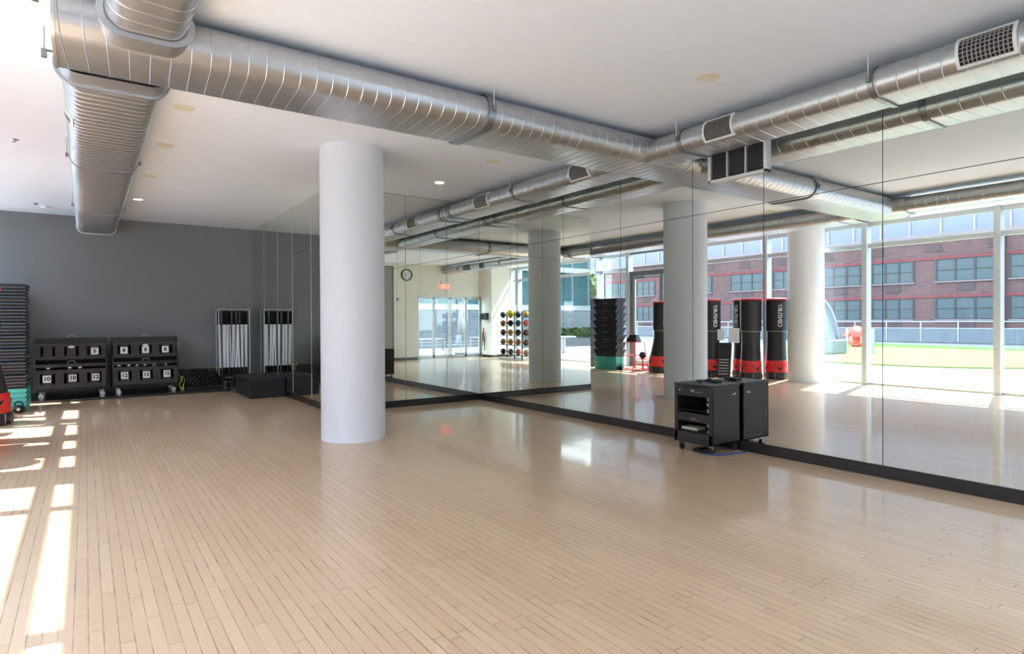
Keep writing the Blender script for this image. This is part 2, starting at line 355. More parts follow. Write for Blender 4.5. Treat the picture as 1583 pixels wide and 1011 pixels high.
# window in the end wall beside the grey wall
o = bpy.data.objects.new('window_%d' % k, None); COL.objects.link(o); o.location = (-2.08, YG, 0); struct(o, 'narrow end window beside the grey wall', 'window')
b = MB(); b.box((-.33, 0, 0), (.36, .1, .05)); b.box((-.33, 0, 3.13), (.36, .1, 3.23)); b.box((-.33, 0, WZ), (.36, .1, H)); b.box((.3, 0, 0), (.36, .1, H)); b.build('window_frame', M['alu'], o)
MB().box((-.33, .04, .05), (.3, .05, WZ)).build('glass_pane', M['glass'], o)
# glass door in the window wall
o = bpy.data.objects.new('door_1', None); COL.objects.link(o); o.location = (XF, 12.725, 0); struct(o, 'glass terrace door with a grey head frame', 'door')
b = MB(); b.box((-.06, -1.18, 2.94), (.06, 1.18, 3.1)); b.box((-.05, 1.06, 0), (.05, 1.18, 2.94)); b.box((-.05, -.2, 0), (.05, -.1, 2.94)); b.box((-.06, -1.18, WZ), (.04, 1.18, H)); b.box((-.05, -1.18, 0), (.05, -.2, .05)); b.build('door_frame', M['alu_d'], o, bevel=.004)
b = MB(); b.box((-.03, -.09, .02), (.02, -.02, 2.92)); b.box((-.03, .98, .02), (.02, 1.05, 2.92)); b.box((-.03, -.02, .02), (.02, .98, .2)); b.box((-.03, -.02, 2.84), (.02, .98, 2.92)); b.build('door_leaf', M['alu'], o, bevel=.003)
MB().box((-.01, -.02, .2), (-.002, .98, 2.84)).build('door_glass', M['glass'], o)
MB().box((-.022, -1.18, .05), (-.012, -.2, 2.94)).build('side_pane', M['glass'], o)
MB().box((-.022, -1.18, 3.1), (-.012, 1.18, WZ)).build('upper_pane', M['glass'], o)
b = MB(); b.cyl((.07, .06, .3), (.07, .06, 2.2), .014); b.cyl((.02, .06, .5), (.07, .06, .5), .01); b.cyl((.02, .06, 2.0), (.07, .06, 2.0), .01); b.build('door_handle', M['chrome'], o, smooth=40)
MB().box((.02, .55, 2.86), (.07, .95, 2.93)).build('door_closer', M['alu_d'], o, bevel=.004)
# slim outer eave over the glass
struct(MB().box((XF-.17, YK-.2, H+.25), (XC+.3, YG+.3, H+.5)).build('roof', M['slab']))
# double glass doors in the front wall
o = bpy.data.objects.new('door_2', None); COL.objects.link(o); o.location = (.155, YK, 0); struct(o, 'wide glazed entrance of four glass leaves', 'door')
b = MB(); w2 = 1.505
b.box((-w2, -.15, 2.46), (w2, -.05, 2.52)); b.box((-w2, -.15, 0), (w2, -.05, .04))
for x in (-w2, w2-.04): b.box((x, -.15, 0), (x+.04, -.05, 2.5))
b.build('door_frame', M['alu'], o, bevel=.003)
for i, (xa, xb_) in enumerate([(-1.46, -.76), (-.75, -.02), (.02, .75), (.76, 1.46)]):
    b = MB(); b.box((xa, -.12, .04), (xa+.05, -.08, 2.46)); b.box((xb_-.05, -.12, .04), (xb_, -.08, 2.46)); b.box((xa, -.12, .04), (xb_, -.08, .14)); b.box((xa, -.12, 2.4), (xb_, -.08, 2.46))
    lf = b.build('door_leaf', M['alu'], o, bevel=.002)
    MB().box((xa+.05, -.104, .14), (xb_-.05, -.096, 2.4)).build('door_glass', M['glass'], lf)
for x in (-.09, .09): MB().cyl((x, -.04, .75), (x, -.04, 1.45), .014).cyl((x, -.08, .8), (x, -.04, .8), .009).cyl((x, -.08, 1.4), (x, -.04, 1.4), .009).build('door_handle', M['chrome'], o, smooth=40)

o = bpy.data.objects.new('window_9', None); COL.objects.link(o); o.location = (4.85, YK, 0); struct(o, 'added full-height window at the unseen right end of the white wall', 'window')  # unseen opening, added to let daylight reach the right side of the room
b = MB(); b.box((-1.25, -.15, 0), (1.25, -.05, .05)); b.box((-1.25, -.15, 3.55), (1.25, -.05, 3.6))
for x in (-1.25, -.025, 1.2): b.box((x, -.15, 0), (x+.05, -.05, 3.6))
b.build('window_frame', M['alu'], o); MB().box((-1.23, -.105, .05), (1.23, -.095, 3.55)).build('glass_pane', M['glass'], o)

# ------------------------------------------------------------------ columns
def column(x, y, r, label):
    o = MB().cyl((0, 0, 0), (0, 0, H-.001), r, n=96).build('round_column', M['column'], smooth=40)
    o.location = (x, y, 0.0005); tag(o, label, 'column', 'round white columns')
column(2.845, 7.515, .405, 'thick round white column in the middle of the studio floor, before the mirror corner')
column(-2.0, 7.78, .40, 'round white column touching the window wall, seen only in the mirrors')

# ------------------------------------------------------------------ ducts
def oval(c0, c1, zc, r, n=12):
    """closed outline (u, z) of a flat oval: u is the horizontal axis across the duct"""
    pts = []
    for i in range(n+1):
        t = PI/2+PI*i/n; pts.append((c0+r*math.cos(t), zc+r*math.sin(t)))
    for i in range(n+1):
        t = -PI/2+PI*i/n; pts.append((c1+r*math.cos(t), zc+r*math.sin(t)))
    return pts
class Duct:
    def __init__(s, axis, a0, a1, c0, c1, zc, r, label, pitch=.13, group='galvanised spiral ducts', name='air_duct'):
        s.axis, s.c0, s.c1, s.zc, s.r = axis, c0, c1, zc, r
        s.root = thing(name, (0, 0, 0), label, 'duct', group)
        prof = oval(c0, c1, zc, r); n = len(prof)
        mb = MB()
        vs = [s.pt(a, p) for a in (a0, a1) for p in prof]
        mb.add(vs, [(i, (i+1) % n, n+(i+1) % n, n+i) for i in range(n)]+[tuple(range(n))[::-1], tuple(range(n, 2*n))])
        mb.build('duct_body', M['duct'], s.root, smooth=35)
        # seam ridges, each turn slightly skewed as on spiral duct
        per = [0]
        for i in range(1, n+1):
            q, p = prof[i % n], prof[i-1]; per.append(per[-1]+math.hypot(q[0]-p[0], q[1]-p[1]))
        L = per[-1]; mb = MB(); a = a0+.02; out_ = oval(c0, c1, zc, r+.003); inn = oval(c0, c1, zc, r-.001)
        while a+pitch < a1-.01:
            vs = []
            for i in range(n+1):
                aa = a+pitch*per[i]/L
                vs += [s.pt(aa-.005, inn[i % n]), s.pt(aa, out_[i % n]), s.pt(aa+.005, inn[i % n])]
            fs = []
            for i in range(n):
                fs += [(3*i, 3*i+3, 3*i+4, 3*i+1), (3*i+1, 3*i+4, 3*i+5, 3*i+2)]
            mb.add(vs, fs); a += pitch
        if mb.v: mb.build('seam_ridges', M['seam'], s.root, smooth=60)
    def pt(s, a, p):
        return (a, p[0], p[1]) if s.axis == 'X' else (p[0], a, p[1])
    def band(s, a, wid=.045, th=.008, name='hanger_strap', m=None, gap=.002, parent=None):
        o1 = oval(s.c0, s.c1, s.zc, s.r+th+gap); o2 = oval(s.c0, s.c1, s.zc, s.r+gap-.003); n = len(o1)
        vs = [s.pt(aa, p) for aa, pr_ in ((a-wid/2, o2), (a-wid/2, o1), (a+wid/2, o1), (a+wid/2, o2)) for p in pr_]
        fs = []
        for k_ in range(3):
            for i in range(n): fs.append((k_*n+i, k_*n+(i+1) % n, (k_+1)*n+(i+1) % n, (k_+1)*n+i))
        return MB().add(vs, fs).build(name, m or M['strap'], parent or s.root, smooth=35)
    def hanger(s, a, wid=.045, th=.009, sides=(-1, 1)):
        st = s.band(a, wid, th)
        for sd in sides:
            u = (s.c0-s.r-.03) if sd < 0 else (s.c1+s.r+.03)
            st2 = MB()
            p0, p1 = s.pt(a, (u, s.zc-.02)), s.pt(a, (u, H+.001))
            MB().cyl(p0, p1, .0055, n=8).build('hanger_rod', M['rod'], s.root, smooth=40)
            b = MB(); c = s.pt(a, (u, s.zc)); b.cbox(c, (.03, .03, .05) if s.axis == 'X' else (.03, .03, .05))
            q = s.pt(a, (u-.0*sd, s.zc)); b.cyl(q, s.pt(a, (u-sd*.03, s.zc)), .006, n=8)
            b.build('clamp', M['strap'], s.root)
    def flange(s, a, wid=.03, th=.02):
        return s.band(a, wid, th, 'joint_flange', M['seam'])
    def side_grille(s, a0, a1, side=-1, egg=False, t0=-48, t1=52):
        """grille set in the rounded side of the duct"""
        c = s.c0 if side < 0 else s.c1
        def P_(a, t, r): 
            t = math.radians(t); return s.pt(a, (c+side*r*math.cos(t), s.zc+r*math.sin(t)))
        def patch(mb, aa, ab, ta, tb, r0, r1, n=8):
            vs = []
            for i in range(n+1):
                t = ta+(tb-ta)*i/n
                vs += [P_(aa, t, r0), P_(aa, t, r1), P_(ab, t, r1), P_(ab, t, r0)]
            fs = [(0, 1, 2, 3), (4*n+3, 4*n+2, 4*n+1, 4*n)]
            for i in range(n):
                for k_ in range(4): fs.append((4*i+k_, 4*i+4+k_, 4*i+4+(k_+1) % 4, 4*i+(k_+1) % 4))
            mb.add(vs, fs)
        r = s.r; fw = .022; ft = math.degrees(fw/r)
        fr = MB(); patch(fr, a0-fw, a0, t0-ft, t1+ft, r-.002, r+.016); patch(fr, a1, a1+fw, t0-ft, t1+ft, r-.002, r+.016)
        patch(fr, a0, a1, t0-ft, t0, r-.002, r+.016, 2); patch(fr, a0, a1, t1, t1+ft, r-.002, r+.016, 2)
        g = fr.build('side_grille', M['grille'], s.root, smooth=30)
        bk = MB(); patch(bk, a0, a1, t0, t1, r-.002, r+.0055); bk.build('grille_recess', M['dark'], g, smooth=40)
        n = max(8, int((a1-a0)/.022)) if not egg else int((a1-a0)/.026)
        bars = MB()
        for i in range(1, n):
            a = a0+(a1-a0)*i/n; patch(bars, a-.0035, a+.0035, t0, t1, r+.002, r+.012, 6)
        if egg:
            for i in range(1, 7):
                t = t0+(t1-t0)*i/7; patch(bars, a0, a1, t-1.4, t+1.4, r+.002, r+.012, 1)
        bars.build('grille_bars', M['grille_bar'], g)
ZB = 3.37
main = Duct('X', -.17, XC-.004, 4.93, 5.44, 3.523, .155, 'wide flat-oval galvanised duct crossing the whole ceiling from left to right', pitch=.128)
for x in (.72, 1.05): pass

for yy in (4.70, 5.66):
    MB().cyl((-.24, yy, 3.49), (-.24, yy, H+.001), .0055, n=8).build('hanger_rod', M['rod'], main.root, smooth=40)
    MB().cbox((-.24, yy, 3.52), (.035, .035, .06)).cbox((-.2, yy, 3.545), (.075, .03, .006)).build('clamp', M['strap'], main.root)
main.hanger(3.2, .085, .018); main.band(-.16, .02, .008, 'end_rim', M['seam'])
# blank end plate at the right end, against the wall grille
right = Duct('Y', YK, YB-.01, 5.49, 5.83, 3.49, .12, 'slim flat-oval galvanised duct running along the right-hand mirror wall', pitch=.155)
for y in (2.37, 4.34, 7.5): right.hanger(y, .045, .012, sides=(-1,))
right.band(9.5, .12, .014); right.hanger(.35, .045, .012, sides=(-1,))
right.side_grille(3.69, 4.0); right.side_grille(1.43, 1.75, egg=True); right.side_grille(5.81, 6.15); right.side_grille(8.2, 8.58)
far = Duct('Y', 5.7, YG-.01, 0, .41, 3.515, .14, 'large flat-oval duct running from the crossing duct back to the grey wall', pitch=.12)
near = Duct('Y', YK, 4.66, .24, .46, 3.515, .13, 'flat-oval duct passing overhead towards the camera from the crossing duct', pitch=.16)
for y in (8.9, 12.6): far.hanger(y, .03, .007)
far.band(YG-.04, .05, .016, 'end_rim', M['seam'])
near.hanger(2.2, .03, .007); near.hanger(-.6, .03, .007)
near.side_grille(-.25, .3, side=1); near.side_grille(.9, 1.25, side=1)
far.side_grille(6.9, 7.1, side=-1)
def collar(d, a_duct, a_main, grow, name='duct_collar'):
    """flared collar that joins a branch to the side of the crossing duct"""
    p0 = oval(d.c0, d.c1, d.zc, d.r+.004); p1 = oval(d.c0-grow, d.c1+grow, d.zc, d.r+.012); p2 = oval(d.c0-grow, d.c1+grow, d.zc, d.r+.026); n = len(p0)
    sgn = 1 if a_main > a_duct else -1
    vs = [d.pt(a, p) for a, pr_ in ((a_duct-.03*sgn, p0), (a_duct, p0), (a_duct+.0*sgn, p2), (a_duct+.035*sgn, p2), (a_duct+.036*sgn, p1), (a_main, p1)) for p in pr_]
    fs = []
    for k_ in range(5):
        for i in range(n): fs.append((k_*n+i, k_*n+(i+1) % n, (k_+1)*n+(i+1) % n, (k_+1)*n+i))
    MB().add(vs, fs).build(name, M['duct'], d.root, smooth=30)
collar(far, 5.8, 5.5, .03); collar(near, 4.62, 4.86, .02)
# short link from the crossing duct into the right-hand duct
# wall grille above the mirrors
g = thing('wall_vent', (XC, 4.135, 3.315), 'large white three-section louvre grille on the mirror wall under the duct crossing', 'vent')
b = MB(); W2, H2 = .375, .187
for (y0, y1, z0, z1) in [(-W2, -W2+.035, -H2, H2), (W2-.035, W2, -H2, H2), (-W2, W2, -H2, -H2+.03), (-W2, W2, H2-.025, H2), (-.125, -.112, -H2, H2), (.112, .125, -H2, H2)]: b.box((-.05, y0, z0), (0.0, y1, z1))
b.build('vent_frame', M['grille'], g, bevel=.003)
MB().box((-.012, -W2+.02, -H2+.02), (-.002, W2-.02, H2-.02)).build('vent_recess', M['dark'], g)
b = MB()
for i in range(15):
    z = -H2+.04+i*(2*H2-.075)/14
    b.add([(-.042, -W2+.03, z-.006), (-.042, W2-.03, z-.006), (-.018, W2-.03, z+.006), (-.018, -W2+.03, z+.006), (-.042, -W2+.03, z-.004), (-.042, W2-.03, z-.004), (-.018, W2-.03, z+.008), (-.018, -W2+.03, z+.008)], [(0,1,2,3), (7,6,5,4), (0,4,5,1), (3,2,6,7)])
b.build('louvre_slats', M['grille_bar'], g)

# ------------------------------------------------------------------ ceiling fittings
def downlight(x, y, lit, label):
    t = thing('downlight', (x, y, H), label, 'ceiling light', 'recessed ceiling downlights')
    MB().lathe([(.062, -.002), (.085, -.008), (.1, -.004), (.1, .0)], 32).build('trim_ring', M['cream'] if not lit else M['whitep'], t, smooth=40)
    MB().lathe([(.001, -.006), (.07, -.006), (.07, -.001), (.001, -.001)], 28).build('lamp_lens', M['lamp'] if lit else M['cream'], t, smooth=40)
for x, y, lit, lb in [(.85, 7.0, 0, 'cream recessed downlight nearest the left branch duct and the crossing duct'), (.83, 8.6, 0, 'second unlit cream downlight going back along the left branch duct'), (.81, 10.53, 0, 'third unlit cream downlight going back along the left branch duct'),
                     (.79, 12.64, 1, 'glowing downlight nearest the grey wall'), (4.69, 3.45, 0, 'large cream downlight alone on the near right part of the ceiling'), (4.66, 6.94, 0, 'unlit cream downlight just behind the crossing duct, right of the column'), (4.66, 8.48, 1, 'glowing downlight right of the white column'),
                     (4.66, 1.0, 0, 'unlit cream downlight behind the camera on the right'), (2.7, .2, 0, 'unlit cream downlight behind the camera on the left')]:
    downlight(x, y, lit, lb)
def sprinkler(x, y, lb):
    t = thing('sprinkler_head', (x, y, H), lb, 'sprinkler', 'ceiling sprinkler heads')
    MB().lathe([(.045, 0), (.045, -.006), (.02, -.014), (.012, -.02)][::-1], 20).build('escutcheon', M['chrome'], t, smooth=40)
    MB().lathe([(.008, -.035), (.022, -.034), (.022, -.031), (.008, -.03), (.008, -.014)], 16).build('deflector', M['chrome'], t)
sprinkler(-.69, 9.32, 'small flush sprinkler head left of the branch duct'); sprinkler(-.74, 14.1, 'sprinkler head close to the grey wall at far left')
sprinkler(4.3, 5.3+1.0, 'sprinkler head behind the crossing duct'); 
t = thing('smoke_detector', (-.62, 14.4, H), 'round white smoke detector near the grey wall', 'detector')
MB().lathe([(.03, -.04), (.06, -.035), (.07, -.01), (.07, 0)], 24).build('housing', M['whitep'], t, smooth=40)

# ------------------------------------------------------------------ front wall fittings
t = thing('wall_clock', (2.13, YK, 3.30), 'round wall clock with black rim on the white wall', 'clock')
def rot_y(mb):  # lathe axis to +Y
    mb.T = Matrix.Rotation(-PI/2, 4, 'X'); return mb
rot_y(MB()).lathe([(.001, 0), (.23, 0), (.23, .045), (.195, .045), (.195, .012), (.001, .012)], 40).build('clock_rim', M['black'], t, smooth=30)
rot_y(MB()).lathe([(.001, .012), (.195, .012), (.195, .018), (.001, .018)], 40).build('clock_face', M['clock_face'], t)
b = MB(); b.box((-.006, .02, -.01), (.006, .024, .1)); b.box((-.01, .02, -.006), (.13, .024, .006))
b.build('clock_hands', M['black'], t)
for i in range(12):
    a = PI/6*(i+1); s_ = str(i+1)
    text_mesh('clock_numeral', s_, .04, M['black'], t, Matrix.Translation((-.16*math.sin(a), .0195, .16*math.cos(a))) @ Matrix.Rotation(PI, 4, 'Z') @ Matrix.Rotation(PI/2, 4, 'X'), .001)
t = thing('exit_sign', (.45, YK, 2.93), 'red lit EXIT sign above the glazed doors', 'sign')
MB().box((-.17, 0, .06), (.17, .09, .15)).build('housing', M['whitep'], t, bevel=.004)
MB().box((-.15, .03, -.15), (.15, .05, .06)).build('sign_plate', M['whitep'], t)
text_mesh('exit_lettering', 'EXIT', .2, M['exit_red'], t, Matrix.Translation((0, .052, -.045)) @ Matrix.Rotation(PI, 4, 'Z') @ Matrix.Rotation(PI/2, 4, 'X'), .003, bold=.006)
t = thing('thermostat', (2.52, YK, 2.35), 'small grey thermostat on the white wall', 'thermostat')
MB().box((-.045, 0, -.055), (.045, .025, .055)).build('case', M['grille_bar'], t, bevel=.005); MB().box((-.02, .025, .0), (.02, .028, .03)).build('display', M['dark'], t)
t = thing('wall_speaker', (XP, -1.62, 1.69), 'dark grey box speaker fixed to the side of the white pier', 'speaker')
MB().box((0, -.2, -.14), (.2, .2, .14)).build('cabinet', M['box_grey'], t, bevel=.01); MB().box((.2, -.17, -.11), (.206, .17, .11)).build('speaker_mesh', M['dark'], t)
t = thing('skipping_ropes', (XP, -1.75, 1.2), 'dark red and brown skipping ropes hung from a hook on the pier', 'ropes')
MB().cyl((0, 0, 0), (.07, 0, 0), .008).cyl((.07, 0, 0), (.07, 0, .03), .008).build('hook', M['steel'], t)
for i, (mm, dx, ln) in enumerate([('bark', -.06, .75), ('red', .03, .6), ('black', .08, .95)]):
    MB().tube([(.05, dx*(k_/8), -.0-ln*(k_/8)+.02) for k_ in range(9)]+[(.05+.01*k_, dx+.02*k_*.8, -ln+.12*k_) for k_ in range(1, 6)], .012).build('rope', M[{'bark': 'bark', 'red': 'red', 'black': 'black'}[mm]], t, smooth=60)

# ------------------------------------------------------------------ papers on the mirror
for (y0, y1, z0, z1, lb) in [(4.418, 4.33, 1.26, 1.389, 'smaller pale notice stuck on the mirror above the black cart'), (4.269, 4.125, 1.235, 1.406, 'larger pale notice stuck on the mirror above the black cart')]:
    b = MB(); b.box((XC-.0012, y1, z0), (XC-.0004, y0, z1))
    tag(b.build('paper_notice', M['paper']), lb, 'notice', 'notices on the mirror')

# ------------------------------------------------------------------ equipment cart
CX0, CX1, CY0, CY1 = 5.63, 6.145, 4.10, 4.61
t = thing('equipment_cart', ((CX0+CX1)/2, (CY0+CY1)/2, 0), 'black metal audio rack cart on casters pushed against the mirror', 'cart')
hx_, hy_ = (CX1-CX0)/2, (CY1-CY0)/2; z0, z1 = .105, .755
b = MB(); 
b.box((-hx_, -hy_, z0), (hx_, -hy_+.02, z1)); b.box((-hx_, hy_-.02, z0), (hx_, hy_, z1)); b.box((hx_-.02, -hy_, z0), (hx_, hy_, z1)); b.box((-hx_, -hy_, z0), (hx_, hy_, z0+.02))
b.build('cabinet_body', M['cart'], t, bevel=.003)
MB().box((-hx_-.008, -hy_-.006, z1), (hx_, hy_+.006, z1+.022)).build('cabinet_top', M['cart'], t, bevel=.004)
b = MB(); b.box((-hx_-.004, -hy_, z0), (-hx_+.02, -hy_+.045, z1)); b.box((-hx_-.004, hy_-.045, z0), (-hx_+.02, hy_, z1)); b.box((-hx_-.004, -hy_, z0), (-hx_+.02, hy_, z0+.125)); b.build('front_frame', M['cart'], t, bevel=.003)
MB().box((-hx_-.002, -hy_+.045, .635), (-hx_+.3, hy_-.045, .75)).build('amplifier', M['cart'], t, bevel=.004)
b = MB(); b.box((-hx_-.003, -hy_+.045, .35), (-hx_+.02, hy_-.045, .445)); b.build('drawer_front', M['cart'], t, bevel=.003)
b = MB(); b.tube([(-hx_-.005+.0, .03*math.cos(a), .4-.02*abs(math.sin(a))) for a in [PI*i/8 for i in range(9)]], .004).build('drawer_handle', M['steel'], t)
b = MB(); b.box((-hx_+.01, -hy_+.03, .47), (hx_-.03, hy_-.03, .478)); b.box((-hx_+.01, -hy_+.03, .235), (hx_-.03, hy_-.03, .243)); b.box((hx_-.04, -hy_+.02, z0+.02), (hx_-.03, hy_-.02, z1)); b.build('inner_shelves', M['cartd'], t)
b = MB()
for z in (.62, .56, .49, .33, .26): b.box((-hx_+.005, -hy_+.052, z-.018), (-hx_+.02, -hy_+.07, z+.018))
b.build('latch_tabs', M['steel'], t)
b = MB()
for i in range(5): b.cyl((-hx_-.001, -.12+.03*i, .69), (-hx_-.012, -.12+.03*i, .69), .006, n=10)
b.cyl((-hx_-.004, hy_-.08, .7), (-hx_-.014, hy_-.08, .7), .012, n=14); b.box((-hx_-.0045, -.02, .695), (-hx_-.003, .03, .71)); b.box((-hx_-.0045, hy_-.11, .755), (-hx_-.003, hy_-.06, .763)); b.build('controls', M['steel'], t)
b = MB()
for (z, x0, x1) in ((.70, -.12, .14), (.21, -.12, .14)): 
    for k_ in range(2): MB().box((x0, -hy_-.003, z-k_*.035), (x1, -hy_+.001, z-k_*.035+.012)).build('vent_slot', M['cartd'], t)
MB().box((.1, -hy_-.002, .655), (.17, -hy_, .675)).build('maker_label', M['paper'], t)
b = MB(); b.box((-hx_+.05, -.02, .245), (-hx_+.2, .2, .27)); b.build('paper_bundle', M['paper_b'], t)
for (x, y) in ((-hx_+.05, -hy_+.05), (-hx_+.05, hy_-.05), (hx_-.05, -hy_+.05), (hx_-.05, hy_-.05)):
    cst = MB(); cst.box((x-.025, y-.025, .095), (x+.025, y+.025, .106)); cst.add([(x-.018, y-.02, .095), (x+.018, y-.02, .095), (x+.03, y-.02, .03), (x-.0, y-.02, .03), (x-.018, y-.016, .095), (x+.018, y-.016, .095), (x+.03, y-.016, .03), (x, y-.016, .03)], [(0,1,2,3), (7,6,5,4), (0,4,5,1), (1,5,6,2), (2,6,7,3), (3,7,4,0)])
    cst.add([(x-.018, y+.016, .095), (x+.018, y+.016, .095), (x+.03, y+.016, .03), (x-.0, y+.016, .03), (x-.018, y+.02, .095), (x+.018, y+.02, .095), (x+.03, y+.02, .03), (x, y+.02, .03)], [(0,1,2,3), (7,6,5,4), (0,4,5,1), (1,5,6,2), (2,6,7,3), (3,7,4,0)])
    cc = cst.build('caster', M['chrome'], t)
    MB().cyl((x+.015, y-.013, .036), (x+.015, y+.013, .036), .0355, n=24).build('wheel', M['rubber'], cc, smooth=40)
cb = MB().tube([(5.78+.12*math.cos(a), 4.25+.1*math.sin(a)+.01*a, .012+.004*(i % 3)) for i, a in enumerate([k_*PI/8 for k_ in range(34)])], .007).build('cable_coil', M['black'], smooth=60)
tag(cb, 'black cable coiled on the floor under the cart', 'cable')
tag(MB().tube([(6.12-.05*k_, 4.0+.012*k_*k_*.1, .012+.002*(k_ % 2)) for k_ in range(9)]+[(5.72-.02*k_, 4.06+.04*k_, .012) for k_ in range(1, 6)], .008).build('blue_cable', M['blue'], smooth=60), 'blue cable running along the floor under the cart', 'cable')
t = thing('headset_pair', (5.9, 4.4, .778), 'black headset and leads lying on top of the cart', 'headset')
MB().tube([(-.09*math.cos(a), .09*math.sin(a)*1.1, .012) for a in [PI*i/12 for i in range(13)]], .008).build('headband', M['black'], t, smooth=60)
for sx in (-.09, .09): MB().cyl((sx, 0, 0), (sx, 0, .035), .03, n=18).build('ear_pad', M['rubber'], t, smooth=40)
MB().box((.02, -.14, 0), (.14, -.07, .03)).build('receiver_box', M['black'], t, bevel=.004)

# ------------------------------------------------------------------ low black platform by the grey wall
struct(MB().box((-.86, 14.16, 0), (2.58, YG-.012, .045)).build('trim_21', M['kick'], bevel=.004), 'low black platform strip along the grey wall', 'platform')
PZ = .045
# ------------------------------------------------------------------ dumbbell racks
def caster(parent, x, y, z0=0):
    c = MB(); c.cyl((x, y, z0+.085), (x, y, z0+.12), .012, n=10); c.box((x-.02, y-.022, z0+.04), (x+.03, y-.017, z0+.09)); c.box((x-.02, y+.017, z0+.04), (x+.03, y+.022, z0+.09)); c.box((x-.02, y-.022, z0+.085), (x+.03, y+.022, z0+.092))
    o = c.build('caster', M['chrome'], parent, bevel=.003)
    MB().cyl((x+.012, y-.014, z0+.045), (x+.012, y+.014, z0+.045), .0445, n=20).build('wheel', M['chrome'], o, smooth=40)
def weight_rack(x0, x1, label, upper, lower):
    t = thing('weight_rack', ((x0+x1)/2, 14.78, PZ), label, 'weight rack', 'rolling dumbbell racks'); h = (x1-x0)/2-.01
    yf, yb_ = -.42, .42
    b = MB(); b.box((-h, yf+.1, .13), (h, yb_, .3)); b.box((-h, yb_-.04, .3), (h, yb_, 1.12)); b.build('base_cabinet', M['black'], t, bevel=.004)
    for sx in (-h, h-.03):
        MB().add([(sx, yf+.08, .13), (sx, yb_, .13), (sx, yb_, 1.16), (sx, .1, 1.16), (sx, yf+.04, .6), (sx+.03, yf+.08, .13), (sx+.03, yb_, .13), (sx+.03, yb_, 1.16), (sx+.03, .1, 1.16), (sx+.03, yf+.04, .6)], [(0,4,3,2,1), (5,6,7,8,9), (0,1,6,5), (1,2,7,6), (2,3,8,7), (3,4,9,8), (4,0,5,9)]).build('side_panel', M['blackm'], t)
    def slotted(zb, zt, yb0, yt0, name):
        # tilted front panel with dark vertical slots
        b = MB(); n = 6; W_ = 2*h-.06; cell = W_/n
        def q(x, s_, off=0): return (x, yb0+(yt0-yb0)*s_+off, zb+(zt-zb)*s_)
        for i in range(n+1):
            xa = -W_/2+cell*i-(cell/2-.025 if i else 0); xb_ = -W_/2+cell*i+(cell/2-.025 if i < n else 0)
            b.add([q(xa, 0), q(xb_, 0), q(xb_, 1), q(xa, 1), q(xa, 0, .02), q(xb_, 0, .02), q(xb_, 1, .02), q(xa, 1, .02)], [(0,1,2,3), (7,6,5,4), (0,4,5,1), (1,5,6,2), (2,6,7,3), (3,7,4,0)])
        for i in range(n):
            xa = -W_/2+cell*i+(cell/2-.025); xb_ = -W_/2+cell*(i+1)-(cell/2-.025)
            for sa, sb in ((0, .2), (.8, 1)):
                b.add([q(xa, sa), q(xb_, sa), q(xb_, sb), q(xa, sb), q(xa, sa, .02), q(xb_, sa, .02), q(xb_, sb, .02), q(xa, sb, .02)], [(0,1,2,3), (7,6,5,4), (0,4,5,1), (1,5,6,2), (2,6,7,3), (3,7,4,0)])
        return b.build(name, M['blackm'], t)
    lp = slotted(.2, .55, yf-.02, yf+.06, 'lower_panel'); up = slotted(.74, 1.06, yf+.17, yf+.25, 'upper_panel')
    MB().box((-h+.02, yf+.07, .52), (h-.02, yb_-.04, .54)).build('lower_shelf', M['black'], t)
    MB().box((-h+.02, yf+.06, .6), (h-.02, yf+.2, .66)).build('middle_rail', M['blackm'], t, bevel=.006)
    MB().box((-h+.02, yf+.26, .98), (h-.02, yb_-.04, 1.0)).build('top_shelf', M['black'], t)
    MB().box((-h, yf+.24, 1.06), (h, yf+.3, 1.16)).build('top_rail', M['black'], t, bevel=.006)
    for z, y in ((1.16, yf+.27), (.66, yf+.13)):
        MB().tube([(-.06, y, z-.01), (-.06, y, z+.035), (-.045, y, z+.05), (.045, y, z+.05), (.06, y, z+.035), (.06, y, z-.01)], .008).build('pull_handle', M['steel'], t, smooth=60)
    MB().lathe([(.001, 0), (.052, 0), (.052, .006), (.001, .006)], 24).build('logo_plate', M['grille'], t)
    lg = t.children[-1] if False else None
    o = [c for c in COL.objects if c.name.startswith('logo_plate')][-1]
    o.matrix_local = Matrix.Translation((0, yf+.215, .985)) @ Matrix.Rotation(PI/2, 4, 'X') @ Matrix.Diagonal((1, .5, 1, 1))
    def plates(lst, zc, yc_, tilt):
        for x, s_ in lst:
            A = Matrix.Translation((x, yc_, zc)) @ Matrix.Rotation(-tilt, 4, 'X')
            b = MB(); b.T = A; b.box((-.062, -.006, -.068), (.062, 0, .068)); pl = b.build('number_plate', M['whitep'], t)
            text_mesh('number', s_, .105 if len(s_) < 3 else .09, M['black'], pl, A @ Matrix.Translation((0, -.007, 0)) @ Matrix.Rotation(PI/2, 4, 'X'), .0015, bold=.004)
    plates(lower, .385, yf+.008, .2); plates(upper, .89, yf+.198, .2)
    for x in (-h+.1, h-.1):
        caster(t, x, yf+.1); caster(t, x, yb_-.1)
    if x0 > 0: MB().tube([(h, -.1, .9), (h+.04, -.1, .9), (h+.04, -.1, 1.03), (h, -.1, 1.03)], .007).build('side_handle', M['steel'], t, smooth=60)
    return t
weight_rack(-.83, .36, 'left black rolling dumbbell rack with plates marked 10, 10 and 12', [(.38, '5')], [(-.38, '10'), (.02, '10'), (.39, '12')])
weight_rack(.42, 1.62, 'right black rolling dumbbell rack with plates marked 8, 12 and 15', [(-.38, '8'), (0, '8'), (.36, '8')], [(-.38, '12'), (.0, '15'), (.37, '15')])
